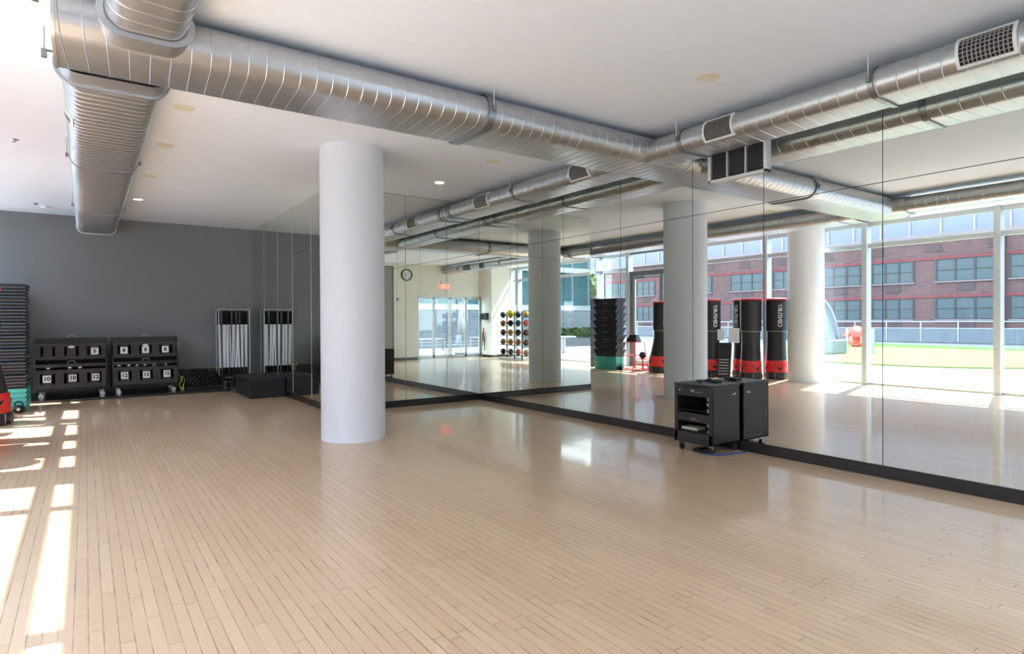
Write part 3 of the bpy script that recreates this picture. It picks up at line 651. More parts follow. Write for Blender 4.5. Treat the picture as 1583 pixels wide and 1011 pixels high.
def dumbbell(x, y, z, r, ln, label, ry=PI/2, end='chrome'):
    t = thing('dumbbell', (x, y, z+r), label, 'dumbbell', 'dumbbells on the racks')
    b = MB(); b.cyl((0, -ln/2, 0), (0, ln/2, 0), r*.35, n=12); b.build('grip', M['chrome'], t, smooth=40)
    for s_ in (-1, 1):
        o = MB().cyl((0, s_*ln/2, 0), (0, s_*(ln/2-.055), 0), r, n=20).build('head', M['blackm'], t, smooth=40, bevel=.004)
        MB().cyl((0, s_*ln/2, 0), (0, s_*(ln/2+.004), 0), r*.45, n=16).build('head_cap', M['chrome'], o, smooth=40)
    return t
# on the upper shelf of the left rack, on the lower shelf of the right rack
for i, x in enumerate((.0, .075, .15, .225)):
    dumbbell(-.03+x*1.25, 14.88, PZ+1.0, .03, .2, '%s small dumbbell from the left on the top shelf of the left rack' % ORD[i])
for i, x in enumerate((-.68, -.5)):
    dumbbell(x, 14.88, PZ+1.0, .034, .2, '%s dumbbell at the left end of the top shelf of the left rack' % ('outer', 'inner')[i])
for i, x in enumerate((-.6, -.26, -.1)):
    dumbbell(x, 14.62, PZ+.54, .05, .26, '%s dumbbell from the left on the lower shelf of the left rack' % ORD[i])
for i, x in enumerate((.55, .72, .86, 1.0, 1.17, 1.38)):
    dumbbell(x, 14.62, PZ+.54, (.062, .05, .045, .055, .06, .045)[i], .26, '%s dumbbell from the left on the lower shelf of the right rack' % ORD[i])

# ------------------------------------------------------------------ row of leaning plates
lean = math.radians(-24)
pb = MB(); N_ = 10
pts = []
for cx_, cz_, a0 in ((.19, .19, 0), (-.19, .19, 90), (-.19, -.19, 180), (.19, -.19, 270)):
    for k_ in range(5):
        a = math.radians(a0+k_*22.5); pts.append((cx_+.04*math.cos(a), cz_+.04*math.sin(a)))
pb.T = Matrix.Rotation(PI/2, 4, 'X') @ Matrix.Rotation(PI/2, 4, 'Y'); 
pb.T = Matrix(((0, 0, 1, 0), (1, 0, 0, 0), (0, 1, 0, .23), (0, 0, 0, 1)))
pb.prism(pts, 0, .016)
plate0 = pb.build('weight_slab', M['rubber'], bevel=.003)
tag(plate0, 'thin black rounded slab leaning in a row beside the right rack', 'slab', 'leaning black slabs')
slabs = [plate0]+[dup(plate0) for i in range(14)]
for i, o in enumerate(slabs):
    o.location = (1.84+i*.048, 14.72, PZ+.008); o.rotation_euler = (0, lean, 0); o['label'] = '%s thin black slab from the left in the leaning row' % ORD[i]
t = thing('slab_holder', (2.12, 14.72, PZ), 'low black holder tray under the leaning slabs', 'holder')
MB().box((-.34, -.22, 0), (.42, -.2, .07)).build('front_rail', M['black'], t); MB().box((-.34, .2, 0), (.42, .22, .07)).build('back_rail', M['black'], t)
def band_loop(x, y, z, rx, rz, label, ph=0):
    o = MB().tube([(rx*math.cos(a)+.02*math.sin(3*a+ph), .02*math.sin(2*a+ph), rz*math.sin(a)+.015*math.cos(2*a)) for a in [2*PI*i/28 for i in range(28)]], .011, closed=True).build('resistance_band', M['lime'], smooth=60)
    o.location = (x, y, z); tag(o, label, 'exercise band', 'lime green exercise bands')
band_loop(1.69, 14.49, PZ+.165, .035, .14, 'lime green band hanging at the left end of the leaning slabs')
band_loop(2.32, 15.2, .4, .07, .07, 'lime green band hung behind the right end of the leaning slabs', 1.4)
band_loop(2.5, 15.27, .4, .09, .07, 'lime green band hung behind the silver bar rack', 2.4)

# ------------------------------------------------------------------ body bar rack
t = thing('bar_rack', (2.81, 15.02, PZ), 'silver upright frame holding white weighted bars against the grey wall', 'bar rack')
b = MB(); 
for x in (-.33, .33): b.tube([(x, -.12, 0), (x, -.12, 1.755)], .012); b.tube([(x, .2, 0), (x, .2, 1.755)], .012)
b.tube([(-.33, -.12, 1.755), (.33, -.12, 1.755)], .012); b.tube([(-.33, .2, 1.755), (.33, .2, 1.755)], .012)
for x in (-.33, .33): b.tube([(x, -.12, 1.755), (x, .2, 1.755)], .012)
b.build('frame', M['alu'], t, smooth=50)
MB().box((-.35, -.16, 0), (.35, .24, .03)).build('base_tray', M['black'], t, bevel=.004)
MB().box((-.32, -.135, .22), (.32, -.1, .25)).build('lower_rail', M['black'], t)
def bar0():
    t = thing('weighted_bar', (0, 0, 0), 'white weighted exercise bar with black foam ends standing in the silver rack', 'exercise bar', 'white bars in the silver rack')
    MB().cyl((0, 0, .38), (0, 0, 1.37), .0165, n=14).build('shaft', M['bar'], t, smooth=40)
    MB().cyl((0, 0, 0), (0, 0, .38), .021, n=14).build('foot_grip', M['foam'], t, smooth=40); MB().cyl((0, 0, 1.37), (0, 0, 1.68), .023, n=14).build('top_grip', M['foam'], t, smooth=40)
    reg(t); return t
bb = bar0(); bars = [bb]+[dup(bb) for i in range(15)]
for i, o in enumerate(bars):
    row = i % 2; kx = (i//2); n = 8
    x = 2.81-.275+.55*kx/(n-1)+random.uniform(-.008, .008)
    o.location = (x, 14.97+.1*row, PZ+.031)
    o.rotation_euler = (0, random.uniform(-.03, .03), 0); o['label'] = '%s white weighted bar from the left in the %s row of the silver rack' % (ORD[kx], ('front', 'back')[row])

# ------------------------------------------------------------------ mat stack
nm = 9
for i in range(nm):
    b = MB(); th = .041; z = .0005+i*(th+.0005); n = 10
    x0, x1, y0, y1 = 2.63+random.uniform(-.008, .008), 3.285, 12.44+random.uniform(-.01, .01), 13.92+random.uniform(-.02, .02)
    if i == nm-1: x0 -= .012; y0 -= .015
    vs = []; fs = []
    nx, ny = 8, 14
    for zz in (0, 1):
        for j in range(ny+1):
            for k_ in range(nx+1):
                u, v_ = k_/nx, j/ny
                x = x0+(x1-x0)*u; y = y0+(y1-y0)*v_
                dz = 0
                if i == nm-1: dz = .006*math.sin(u*5+1)*math.sin(v_*4)+.006
                vs.append((x, y, z+zz*th+dz))
    W1 = nx+1; off = (nx+1)*(ny+1)
    for j in range(ny):
        for k_ in range(nx):
            a = j*W1+k_; fs.append((a, a+W1, a+W1+1, a+1)); fs.append((off+a, off+a+1, off+a+W1+1, off+a+W1))
    for k_ in range(nx): fs.append((k_, k_+1, off+k_+1, off+k_)); a = ny*W1+k_; fs.append((a+1, a, off+a, off+a+1))
    for j in range(ny): a = j*W1; fs.append((a+W1, a, off+a, off+a+W1)); a = j*W1+nx; fs.append((a, a+W1, off+a+W1, off+a))
    lb = '%s black exercise mat from the floor in the stack by the mirror' % ORD[i]
    if i == 0: lb = 'bottom black exercise mat of the stack by the mirror'
    if i == nm-1: lb = 'top black exercise mat of the stack by the mirror, slightly wavy'
    tag(b.add(vs, fs).build('exercise_mat', M['mat_'], smooth=30, bevel=.006), lb, 'mat', 'stacked black exercise mats')
t = thing('low_bench_frame', (2.52, 14.05, 0), 'small black steel stand between the slabs and the mats', 'stand')
b = MB()
for x in (-.07, .07):
    for y in (-.1, .1): b.cyl((x, y, 0), (x, y, .3), .012, n=10)
b.box((-.09, -.12, .29), (.09, .12, .31)); b.box((-.09, -.12, .2), (.09, .12, .215)); b.build('stand_frame', M['blackm'], t)
MB().cyl((-.07, -.115, .05), (-.07, -.115, .24), .009, n=10).build('chrome_pin', M['chrome'], t)

# ------------------------------------------------------------------ step platforms
def step_proto(name, m, h, L=1.06, W_=.40, ribs=4):
    """nested, downward-flared ribs on the ends; long axis along Y"""
    b = MB(); th = h/ribs
    for r in range(ribs):
        z = r*th; top = r == ribs-1
        g0 = .0 if not top else .0
        a = .012*(ribs-1-r); 
        x, y = W_/2-a*.3, L/2-(.01+.03*(ribs-1-r))
        z0_, z1_ = z+.016, z+th-.006
        b.add([(-x+.006, -y+.006, z0_), (x-.006, -y+.006, z0_), (x-.006, y-.006, z0_), (-x+.006, y-.006, z0_), (-x, -y, z1_), (x, -y, z1_), (x, y, z1_), (-x, y, z1_)], [(0,3,2,1), (4,5,6,7), (0,1,5,4), (1,2,6,5), (2,3,7,6), (3,0,4,7)])
        b.box((-x+.02, -y+.02, z), (x-.02, y-.02, z+th))
        if ribs > 1: b.mi = 1; b.box((-x-.0005, -y-.004, z1_-.01), (x+.0005, y+.004, z1_)); b.mi = 0
    return b.build(name, [m, M['step_lip']])
SX, SY = -1.03, 13.46
for i in range(5):
    o = step_proto('step_riser', M['teal'], .078, .95, .36, 1); o.location = (SX+.02, SY, .0005+i*.0785)
    tag(o, '%s teal step riser from the floor under the near black step stack' % ORD[i], 'step riser', 'teal risers at the foot of the step stack')
s0 = step_proto('step_platform', M['step'], .222)
st = MB()
st.box((.2-.003, -.09, .065), (.203, .09, .085))
st.build('badge', M['grille_bar'], s0)
reg(s0)
for i in range(8):
    o = s0 if i == 0 else dup(s0)
    o.location = (SX, SY, .394+i*.2225)
    tag(o, '%s black step platform from the bottom of the near stack, on the teal risers' % ORD[i], 'step platform', 'black step platforms in the near stack')
for i in range(10):
    o = dup(s0); o.location = (-1.3, 14.8, .0005+i*.2225); o.scale = (1, .84, 1)
    tag(o, '%s dark step platform from the floor in the rear stack by the corner window' % ORD[i], 'step platform', 'dark step platforms in the rear stack')
t = thing('kettlebell', (-.93, 12.9, 0), 'small black kettlebell on the floor before the teal risers', 'kettlebell')
MB().lathe([(.04, 0), (.075, .02), (.09, .065), (.07, .11), (.03, .125)], 24).build('bell', M['black'], t, smooth=50)
MB().tube([(-.045, 0, .1), (-.055, 0, .15), (-.03, 0, .185), (.03, 0, .185), (.055, 0, .15), (.045, 0, .1)], .012).build('handle', M['black'], t, smooth=60)
MB().cyl((0, -.088, .065), (0, -.092, .065), .025, n=16).build('weight_mark', M['whitep'], t)

# ------------------------------------------------------------------ punching bags
def bag(x, y, face, label, h=2.04, wide=0):
    """face: direction (degrees) in which the lettering looks"""
    t = thing('punching_bag', (x, y, 0), label, 'punching bag', 'freestanding punching bags along the window', rz=math.radians(face))
    b = MB(); k = .07*wide; b.lathe([(.2+k, 0), (.255+k, .01), (.268+k, .06), (.262+k, .17), (.25+k, .19)], 36).build('base', M['rubber'], t, smooth=40)
    MB().lathe([(.24+k, .175), (.256+k, .185), (.252+k*.9, .46), (.235+k*.9, .475)], 36).build('lower_band', M['red'], t, smooth=40)
    MB().lathe([(.23+k*.8, .47), (.24+k*.8, .475), (.228+k*.4, .75), (.222, 1.0), (.226, 1.21), (.22, 1.215)], 36).build('lower_body', M['vinyl'], t, smooth=40)
    MB().lathe([(.22, 1.212), (.25, 1.222), (.254, h-.06), (.24, h-.045)], 36).build('upper_body', M['vinyl'], t, smooth=40)
    MB().lathe([(.235, h-.05), (.262, h-.045), (.262, h-.01), (.24, h), (.12, h+.012), (.01, h+.012)], 36).build('top_cap', M['red'], t, smooth=40)
    MB().lathe([(.2285, 1.195), (.2295, 1.2), (.2295, 1.212), (.2285, 1.217)], 36).build('seam_piping', M['grille_bar'], t, smooth=40)
    # lettering, wrapped round the upper body, reading upwards
    cu = 'CENTURY'; z = 1.36
    for i, ch in enumerate(cu):
        r = .2545; zc_ = z+i*.082
                # glyph x -> up (+z), glyph y -> left as seen, normal -> +x
        text_mesh('letter', ch, .135, M['skyblue'] if False else M['whitep'], t, Matrix(((0, 0, 1, r), (0, -1, 0, 0), (1, 0, 0, zc_), (0, 0, 0, 1))), .002, bold=.004)
    # winged emblem on the red band, four times round
    for a in (0, 90, 180, 270):
        R_ = Matrix.Rotation(math.radians(a), 4, 'Z'); b = MB(); b.T = R_; r = .2575+k
        wing = [(0, .27), (.03, .31), (.09, .36), (.15, .38), (.12, .33), (.08, .29), (.03, .25), (0, .22)]
        for s_ in (-1, 1):
            vs = [(r*math.cos(s_*u/r)+.001, r*math.sin(s_*u/r), z_) for u, z_ in wing]+[(r*.98*math.cos(s_*u/r), r*.98*math.sin(s_*u/r), z_) for u, z_ in wing]
            n = len(wing); b.add(vs, [tuple(range(n)), tuple(range(n, 2*n))[::-1]]+[(i, (i+1) % n, n+(i+1) % n, n+i) for i in range(n)])
        b.build('wing_emblem', M['black'], t)
    for a in (25, 65, 115, 155, 205, 245, 295, 335):
        R_ = Matrix.Rotation(math.radians(a), 4, 'Z'); b = MB(); b.T = R_; b.tube([(.262+k, 0, .012), (.275+k, 0, .06), (.27+k, 0, .16)], .008); b.build('base_strap', M['grille_bar'], t)
    return t
bag(-1.29, 11.62, -60, 'black and red standing punching bag furthest back, nearest the red steel stand', wide=1.6)
bag(-1.27, 9.95, -62, 'black and red standing punching bag second from the back along the windows')
bag(-1.9, 9.42, 8, 'black and red standing punching bag behind the others, close to the glass')
bag(-1.5, 8.93, 110, 'black and red standing punching bag in the middle, lettering turned away')
bag(-2.03, 8.56, -50, 'black and red standing punching bag beside the second white column')
def kick_pad(x, y, rz, label, tilt):
    t = thing('kick_shield', (x, y, 0), label, 'kick shield', 'leaning striped kick shields', rz=rz)
    A = Matrix.Rotation(tilt, 4, 'Y'); b = MB(); b.T = A; b.box((-.055, -.17, .015), (.055, .17, .95)); b.build('pad_body', M['vinyl'], t, bevel=.03, seg=3)
    for k_ in range(6):
        b = MB(); b.T = A; z = .1+.075*k_; b.box((.052, -.12, z), (.062, .12, z+.014)); b.build('white_strap', M['whitep'], t)
kick_pad(-1.05, 9.42, math.radians(-25), 'black kick shield with white straps leaning between two punching bags', -.3)
kick_pad(-1.28, 10.6, math.radians(-10), 'black kick shield with white straps leaning near the window beyond the bags', -.25)

# ------------------------------------------------------------------ red plyo stands
def red_stand(x, y, w_, h, label):
    t = thing('plyo_stand', (x, y, 0), label, 'plyo box', 'red steel plyo stands')
    b = MB(); s0_, s1_ = w_/2, w_/2*.72
    for sx in (-1, 1):
        for sy in (-1, 1): b.tube([(sx*s0_, sy*s0_, .014), (sx*s1_, sy*s1_, h-.02)], .014)
    for z, s_ in ((.014, s0_), (h*.5, (s0_+s1_)/2)):
        b.tube([(-s_, -s_, z), (s_, -s_, z), (s_, s_, z), (-s_, s_, z)], .012, closed=True)
    b.build('leg_frame', M['redm'], t, smooth=50)
    MB().box((-s1_-.03, -s1_-.03, h-.02), (s1_+.03, s1_+.03, h)).build('top_plate', M['redm'], t, bevel=.004)
red_stand(-1.5, 12.86, .56, .84, 'tall red steel plyo stand with black bags on it')
red_stand(-1.26, 12.32, .42, .36, 'short red steel plyo stand in front of the tall red one')
t = thing('gym_bag', (-1.5, 12.9, .8405), 'black gym bag on the tall red stand', 'bag')
MB().add([(-.14, -.22, 0), (.14, -.22, 0), (.14, .22, 0), (-.14, .22, 0), (-.07, -.14, .24), (.05, -.14, .24), (.05, .12, .24), (-.07, .12, .24)], [(0,3,2,1), (4,5,6,7), (0,1,5,4), (1,2,6,5), (2,3,7,6), (3,0,4,7)]).build('bag_body', M['vinyl'], t, bevel=.03, seg=3)
MB().tube([(.05, -.1, .2), (.11, -.1, .28), (.11, .1, .28), (.05, .1, .2)], .01).build('handle', M['black'], t)
t = thing('medicine_ball', (-1.26, 12.32, .36), 'black ball resting on the short red stand', 'ball')
MB().sphere((0, 0, .105), .105).build('ball_shell', M['black'], t, smooth=60)

# ------------------------------------------------------------------ medicine ball rack
RX, RY = -1.35, .4
t = thing('ball_rack', (RX, RY, 0), 'black five-tier medicine ball rack near the white pier', 'ball rack')
b = MB()
for y in (-.5, .0, .5): b.box((-.02, y-.02, 0), (.02, y+.02, 1.86))
b.build('posts', M['black'], t, bevel=.004)
b = MB(); b.box((-.28, -.75, .02), (-.22, .75, .06)); b.box((.22, -.75, .02), (.28, .75, .06)); b.box((-.28, -.45, .02), (.28, -.39, .06)); b.box((-.28, .42, .02), (.28, .48, .06)); b.build('base_frame', M['steel'], t, bevel=.004)
TZ = [.16, .55, .92, 1.28, 1.62]
for z in TZ:
    b = MB(); b.box((-.2, -.98, z), (-.17, .98, z+.012)); b.box((.17, -.98, z), (.2, .98, z+.012)); b.box((-.2, -.44, z), (.2, -.4, z+.012)); b.box((-.2, .43, z), (.2, .47, z+.012)); b.box((-.2, -.0, z), (.2, .04, z+.012)); b.build('shelf_rails', M['black'], t)
cols = [['charcoal', 'green', 'coral', 'tan'], ['tan', 'mustard', 'orange', 'maroon'], ['maroon', 'mustard', 'charcoal', 'maroon'], ['orange', 'charcoal', 'green', 'coral'], ['charcoal', 'yellow', 'charcoal', 'mustard']]
tn = ['bottom', 'second', 'middle', 'fourth', 'top']; pn = ['end nearest the pier', 'second place from the pier', 'third place from the pier', 'end furthest from the pier']
for i, z in enumerate(TZ):
    for j, y in enumerate((-.76, -.25, .25, .76)):
        r = .12 if not (i == 4 and j == 1) else .15
        zc_ = z+.012+math.sqrt(max(r*r-.0*r, 0))*.0
        t2 = thing('medicine_ball', (RX, RY+y, z+.012), '%s medicine ball on the %s tier of the ball rack, %s' % (cols[i][j], tn[i], pn[j]), 'medicine ball', 'medicine balls on the rack')
        # the ball sits down between the two rails (gap .34)
        MB().sphere((0, 0, r*1.0-.0), r).build('ball_shell', BALLC[cols[i][j]], t2, smooth=60)
        MB().lathe([(r*.999, r-.01), (r*1.006, r), (r*.999, r+.01)], 24).build('ball_seam', M['black'], t2, smooth=60)
# thin trays the balls rest on
for z in TZ:
    MB().box((-.17, -.98, z+.004), (.17, .98, z+.0115)).build('shelf_tray', M['black'], t)

# ------------------------------------------------------------------ outdoors
struct(MB().box((-60, -30, -.3), (XF-.1, 70, -.02)).build('ground', M['concrete']), 'pale sunlit terrace paving', 'terrace')
struct(MB().box((XF-.1, -30, -.3), (16, YK-.1, -.02)).build('ground_2', M['concrete']), 'pale paving outside the glazed entrance', 'terrace')
struct(MB().box((XF-.1, YG+.02, -.3), (16, 70, -.02)).build('ground_3', M['concrete']), 'pale paving beyond the end wall', 'terrace')
turf = [(-9.1, 12.0), (-9.0, 10), (-9.2, 8), (-9.9, 6.6), (-11.6, 5.4), (-14.5, 4.2), (-19, 3.4), (-23, 4.6), (-24.5, 8), (-25.5, 12), (-27.5, 16), (-27.5, 19), (-24, 20.5), (-19, 18.6), (-15, 16.2), (-11.5, 14.2)]
def smooth_poly(p, it=2):
    for _ in range(it):
        q = []
        for i in range(len(p)):
            a, b_ = p[i], p[(i+1) % len(p)]; q += [(a[0]*.75+b_[0]*.25, a[1]*.75+b_[1]*.25), (a[0]*.25+b_[0]*.75, a[1]*.25+b_[1]*.75)]
        p = q
    return p
tag(MB().prism(smooth_poly(turf), -.02, .02).build('turf_patch', M['turf']), 'bright green rounded turf patch on the terrace', 'lawn')
# terrace railing
t = thing('terrace_railing', (-31, 0, 0), 'long steel railing with pale panels at the terrace edge', 'railing')
b = MB(); b.tube([(0, -12, 1.33), (0, 58, 1.33)], .035); b.box((-.03, -12, .9), (.03, 58, .95)); b.build('top_rail', M['rail'], t, smooth=50)
for i in range(36):
    y = 12.4-24+i*1.98
    p = MB().box((-.04, y-.035, 0), (.04, y+.035, 1.33)).build('post', M['rail'], t)
for i in range(35):
    y = 12.4-24+i*1.98
    MB().box((-.015, y+.05, .12), (.015, y+1.93, .88)).build('panel', M['parapet'], t)
MB().box((-.1, -12, -.02), (.1, 58, .1)).build('kerb', M['box_grey'], t)
# brick building
t = thing('brick_building', (-41, 0, -1), 'long red brick apartment building across the terrace', 'building')
bays_ = [(-18.5, -15.2), (-13.5, -10.2), (-8.8, -5.2), (-3.8, -.6), (1.0, 4.4), (5.9, 9.3), (10.6, 14.33), (15.13, 18.79), (20.36, 23.33), (24.29, 27.53), (29.2, 32.0), (33.08, 36.6), (38.9, 42.2), (46.5, 49.1), (51, 54.4), (57, 60)]
rows_ = [(1.46, 3.1), (4.35, 6.02)]
MB().box((-8, -22, 0), (0, 64, 8.75)).build('facade', M['brick'], t)
for (z0_, z1_) in rows_:
    MB().box((0, -22, z1_+1.02), (.05, 64, z1_+1.22)).build('lintel_band', M['band'], t)
    MB().box((0, -22, z1_+1.9), (.03, 64, z1_+2.0)).build('string_course', M['sill'], t) if False else None
for i, (ya_, yb2) in enumerate(bays_):
    MB().box((0, yb2+.25, 0), (.25, yb2+.55, 8.75)).build('brick_pier', M['brick'], t) if i % 2 == 0 else None
    for (z0_, z1_) in rows_:
        z0_ += 1; z1_ += 1; n = 3
        b = MB(); b.box((0, ya_, z0_), (.06, yb2, z0_+.07)); b.box((0, ya_, z1_-.07), (.06, yb2, z1_)); b.box((0, ya_, (z0_+z1_)/2-.03), (.06, yb2, (z0_+z1_)/2+.03))
        for k_ in range(n+1):
            yy = ya_+(yb2-ya_)*k_/n; b.box((0, yy-.07, z0_), (.065, yy+.07, z1_))
        f_ = b.build('window', M['bframe'], t)
        MB().box((0, ya_, z0_), (.03, yb2, z1_)).build('panes', M['bwin'], f_)
        MB().box((0, ya_-.1, z0_-.1), (.12, yb2+.1, z0_)).build('sill', M['sill'], f_)
        ym = (ya_+yb2)/2
        MB().box((0, ym-.6, z0_-.75), (.04, ym+.55, z0_-.2)).build('ac_grille', M['acg'], f_)
MB().box((-8.2, -22.2, 8.75), (.3, 64.2, 9.0)).build('cornice', M['sill'], t)
MB().box((-8, -22, 9.0), (-1.2, 64, 30)).build('upper_glazing', M['upglass'], t)
for z in (12.2, 15.6, 19, 22.4, 25.8, 29.5): MB().box((-8, -22, z), (-1.0, 64, z+.5)).build('floor_slab', M['slab'], t)
for i in range(40): MB().box((-1.25, -22+2.15*i, 9.0), (-1.1, -21.9+2.15*i, 30)).build('mullion', M['rail'], t)
for i in range(12): MB().box((0, 10.5+4*i, 7.62), (.04, 11.6+4*i, 8.2)).build('ac_grille', M['acg'], t)
# white shell canopy seat
t = thing('shell_canopy', (-14.2, 13.65, .021), 'tall white fibreglass shell canopy with a block base on the terrace', 'canopy')
MB().box((-.6, -.75, 0), (.6, 1.3, .6)).build('base_block', M['sculpt'], t, bevel=.06, seg=3)
b = MB(); vs = []; n = 20; m_ = 12
for j in range(m_+1):
    ph = PI/2*j/m_
    for i in range(n+1):
        th_ = -PI/2-PI*.0+PI*i/n
        vs.append((-.3-1.2*math.cos(ph)*math.cos(th_)*.6, .9+1.35*math.cos(ph)*math.sin(th_), .6+2.1*math.sin(ph)))
fs = [(j*(n+1)+i, j*(n+1)+i+1, (j+1)*(n+1)+i+1, (j+1)*(n+1)+i) for j in range(m_) for i in range(n)]
o = b.add(vs, fs).build('shell', M['sculpt'], t, smooth=60); sm = o.modifiers.new('thick', 'SOLIDIFY'); sm.thickness = .06
b = MB(); b.add([(-.1, -.55, .6), (.35, -.55, .6), (.35, -.3, .6), (-.1, -.3, .6), (-.1, .35, 3.1), (.2, .35, 3.1), (.2, .5, 3.1), (-.1, .5, 3.1)], [(0,3,2,1), (4,5,6,7), (0,1,5,4), (1,2,6,5), (2,3,7,6), (3,0,4,7)]); b.build('slanted_mast', M['sculpt'], t, bevel=.03)
# orange spun seats
def spun_seat(x, y, rz, label, sc=.62):
    t = thing('spun_chair', (x, y, .021), label, 'chair', 'orange terrace seats', rz=rz); t.scale = (sc, sc, sc*1.6)
    b = MB(); b.T = Matrix.Rotation(math.radians(28), 4, 'X')
    b.lathe([(.05, .0), (.2, .05), (.5, .22), (.62, .42), (.55, .46), (.3, .4), (.22, .55), (.3, .72), (.55, .86), (.62, .94), (.5, 1.02), (.2, 1.06)], 32); b.build('seat_shell', M['orange'], t, smooth=60)
    MB().lathe([(.05, 0), (.16, .0), (.12, .05), (.05, .06)], 20).build('foot', M['black'], t, smooth=50)
spun_seat(-22.0, 15.85, 1.1, 'taller orange spun seat on the terrace beside the turf'); spun_seat(-26.2, 18.1, 2.3, 'lower orange spun seat on the terrace, left of the taller one', .5)
for (x, y, lb) in ((-15.6, 12.2, 'slim steel bollard near the window mullion on the turf edge'), (-18.9, 14.85, 'slim steel bollard beside the orange seats')):
    o = MB().cyl((0, 0, 0), (0, 0, 1.05), .07, n=20).build('bollard', M['steel'], smooth=40, bevel=.01); o.location = (x, y, .02); tag(o, lb, 'bollard', 'terrace bollards')
# slatted fence, planter, table and block beyond the glazed doors
FY = -8.2
t = thing('slat_fence', (0, FY, 0), 'long pale horizontal slat fence beyond the entrance terrace', 'fence')
for s_ in range(12): MB().box((-30, -.02, .1+s_*.165), (12, .02, .1+s_*.165+.15)).build('slat', M['fence'], t)
for s_ in range(15): MB().box((-30+s_*3-.05, -.1, 0), (-30+s_*3+.05, -.02, 2.08)).build('fence_post', M['alu_d'], t)
o = MB().box((-20, FY+.2, -.02), (-6, FY+.9, .38)).build('planter_box', M['box_grey'], bevel=.02); tag(o, 'dark planter box before the slat fence', 'planter')
def shrub(name, x, y, z, rx, ry, rz_, n, m_, label, cat, seed, leaf=.12):
    rnd = random.Random(seed); b = MB()
    for i in range(n):
        u = rnd.random()*2*PI; v_ = math.acos(rnd.uniform(-1, 1)); rr = rnd.uniform(.55, 1.0)
        c = Vector((x+rx*rr*math.sin(v_)*math.cos(u), y+ry*rr*math.sin(v_)*math.sin(u), z+rz_*rr*math.cos(v_)))
        a = Vector((rnd.uniform(-1, 1), rnd.uniform(-1, 1), rnd.uniform(-1, 1))).normalized(); d_ = a.orthogonal().normalized(); s_ = leaf*rnd.uniform(.6, 1.3)
        b.add([c-a*s_, c+d_*s_*.5, c+a*s_, c-d_*s_*.5], [(0, 1, 2, 3)])
    return b
o = shrub('hedge', -13, FY+.55, .8, 6.6, .25, .3, 2600, 0, '', '', 5, .13).build('hedge', M['hedge']); tag(o, 'clipped dark green hedge growing in the planter', 'hedge')
t = thing('round_table', (-6.4, -2.6, -.02), 'round pale terrace table on a thick pedestal', 'table')
MB().lathe([(.3, 0), (.3, .03), (.13, .05), (.13, .7), (.2, .72)], 28).build('pedestal', M['steel'], t, smooth=40); MB().lathe([(.6, .72), (.62, .73), (.62, .76), (.6, .77)], 40).build('table_top', M['slab'], t, smooth=40)
def patio_chair(x, y, rz, label):
    t = thing('patio_chair', (x, y, -.02), label, 'chair', 'white chairs outside the glazed doors', rz=rz)
    for sx in (-.22, .22):
        for sy in (-.22, .22): MB().cyl((sx, sy, 0), (sx*.9, sy*.9, .44), .014, n=10).build('leg', M['steel'], t, smooth=50)
    MB().box((-.25, -.25, .44), (.25, .25, .47)).build('seat', M['slab'], t, bevel=.01); b = MB(); b.T = Matrix.Translation((0, .24, .47)) @ Matrix.Rotation(-.15, 4, 'X'); b.box((-.24, -.015, .05), (.24, .015, .42)); b.build('backrest', M['slab'], t, bevel=.01)
def patio_table(x, y, label):
    t = thing('patio_table', (x, y, -.02), label, 'table', 'patio tables outside the glazed doors')
    MB().box((-.6, -.4, .72), (.6, .4, .75)).build('table_top', M['slab'], t, bevel=.005)
    for sx in (-.55, .55):
        for sy in (-.35, .35): MB().cyl((sx, sy, 0), (sx, sy, .72), .02, n=10).build('leg', M['steel'], t, smooth=50)
patio_table(-.1, -4.3, 'white patio table straight outside the glazed doors'); patio_table(-3.4, -4.9, 'white patio table further left outside the glazed doors')
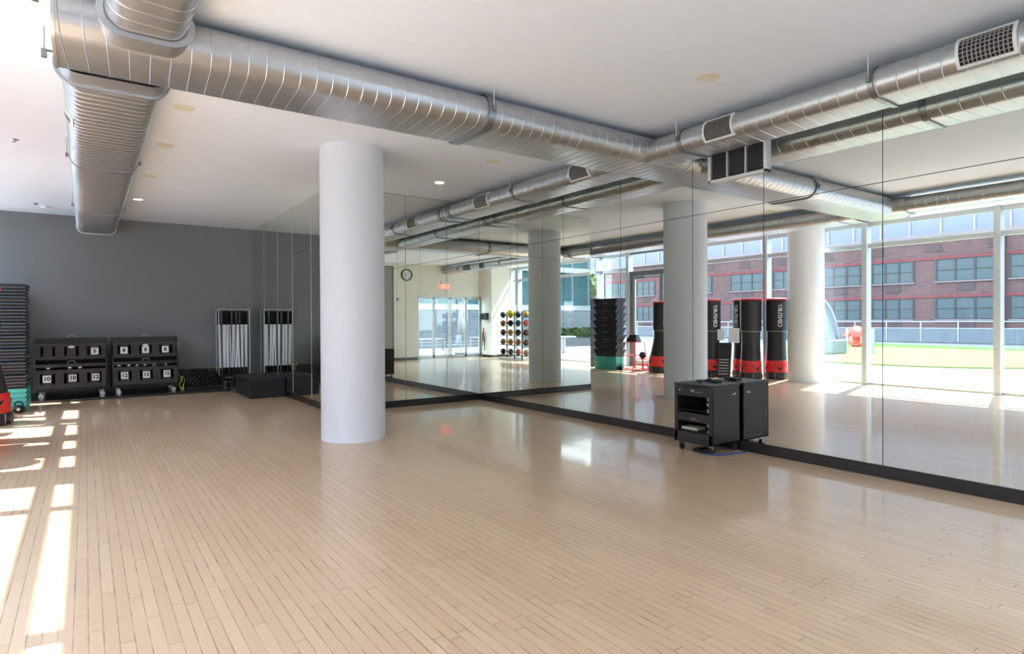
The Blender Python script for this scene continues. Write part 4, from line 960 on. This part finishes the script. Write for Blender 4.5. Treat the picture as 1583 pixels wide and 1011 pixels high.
patio_chair(-1.15, -4.1, 1.4, 'white chair at the left end of the near patio table'); patio_chair(.5, -5.1, -2.8, 'white chair behind the near patio table'); patio_chair(-3.0, -4.1, 0.3, 'white chair before the far patio table'); patio_chair(-4.0, -5.7, 2.8, 'white chair behind the far patio table')
t = thing('closed_parasol', (-1.9, -4.6, -.02), 'closed grey patio parasol on its pole outside the glazed doors', 'parasol')
MB().cyl((0, 0, 0), (0, 0, 2.4), .025, n=12).build('pole', M['steel'], t, smooth=50); MB().lathe([(.03, .9), (.16, 1.0), (.13, 1.5), (.08, 2.1), (.02, 2.35)], 18).build('folded_canopy', M['grille_bar'], t, smooth=60); MB().lathe([(.28, 0), (.28, .06), (.05, .1)], 24).build('base', M['box_grey'], t, smooth=40)
t = thing('glass_building', (-12, -22, -1), 'teal glazed building with white floor slabs beyond the slat fence', 'building')
MB().box((-26, -8, 0), (24, 0, 10.6)).build('glazing', M['teal_glass'], t)
for z in (0, 3.4, 6.8, 10.2): MB().box((-26.2, -8, z), (24.2, .25, z+.45)).build('floor_slab', M['slab'], t)
for i in range(26): MB().box((-26+2*i-.06, 0, 0), (-26+2*i+.06, .12, 10.6)).build('mullion', M['rail'], t)
# trees beyond the corner window
def tree(x, y, h, r, label, seed):
    t = thing('tree', (x, y, -.02), label, 'tree', 'trees past the corner window')
    MB().tube([(0, 0, 0), (.1, .05, h*.35), (-.05, .1, h*.7)], .13, 10).build('trunk', M['bark'], t, smooth=60)
    b = MB()
    for k_ in range(5):
        rnd = random.Random(seed+k_); cx_, cy_, cz_ = rnd.uniform(-.5, .5)*r, rnd.uniform(-.5, .5)*r, h*.68+rnd.uniform(-.3, .3)*r
        s_ = shrub('', cx_, cy_, cz_, r*.7, r*.7, r*.55, 900, 0, '', '', seed*7+k_, .2); n = len(b.v); b.v += s_.v; b.f += [[n+i for i in f] for f in s_.f]; b.m += s_.m
    b.build('foliage', M['leaf'], t)
tree(-9.6, 24.5, 5.0, 1.5, 'light green tree nearest the corner window', 11); tree(-13.0, 31.5, 6.0, 1.9, 'light green tree standing further back past the corner window', 23); tree(-7.6, 28, 5.2, 1.8, 'light green tree to the side of the corner window', 37)
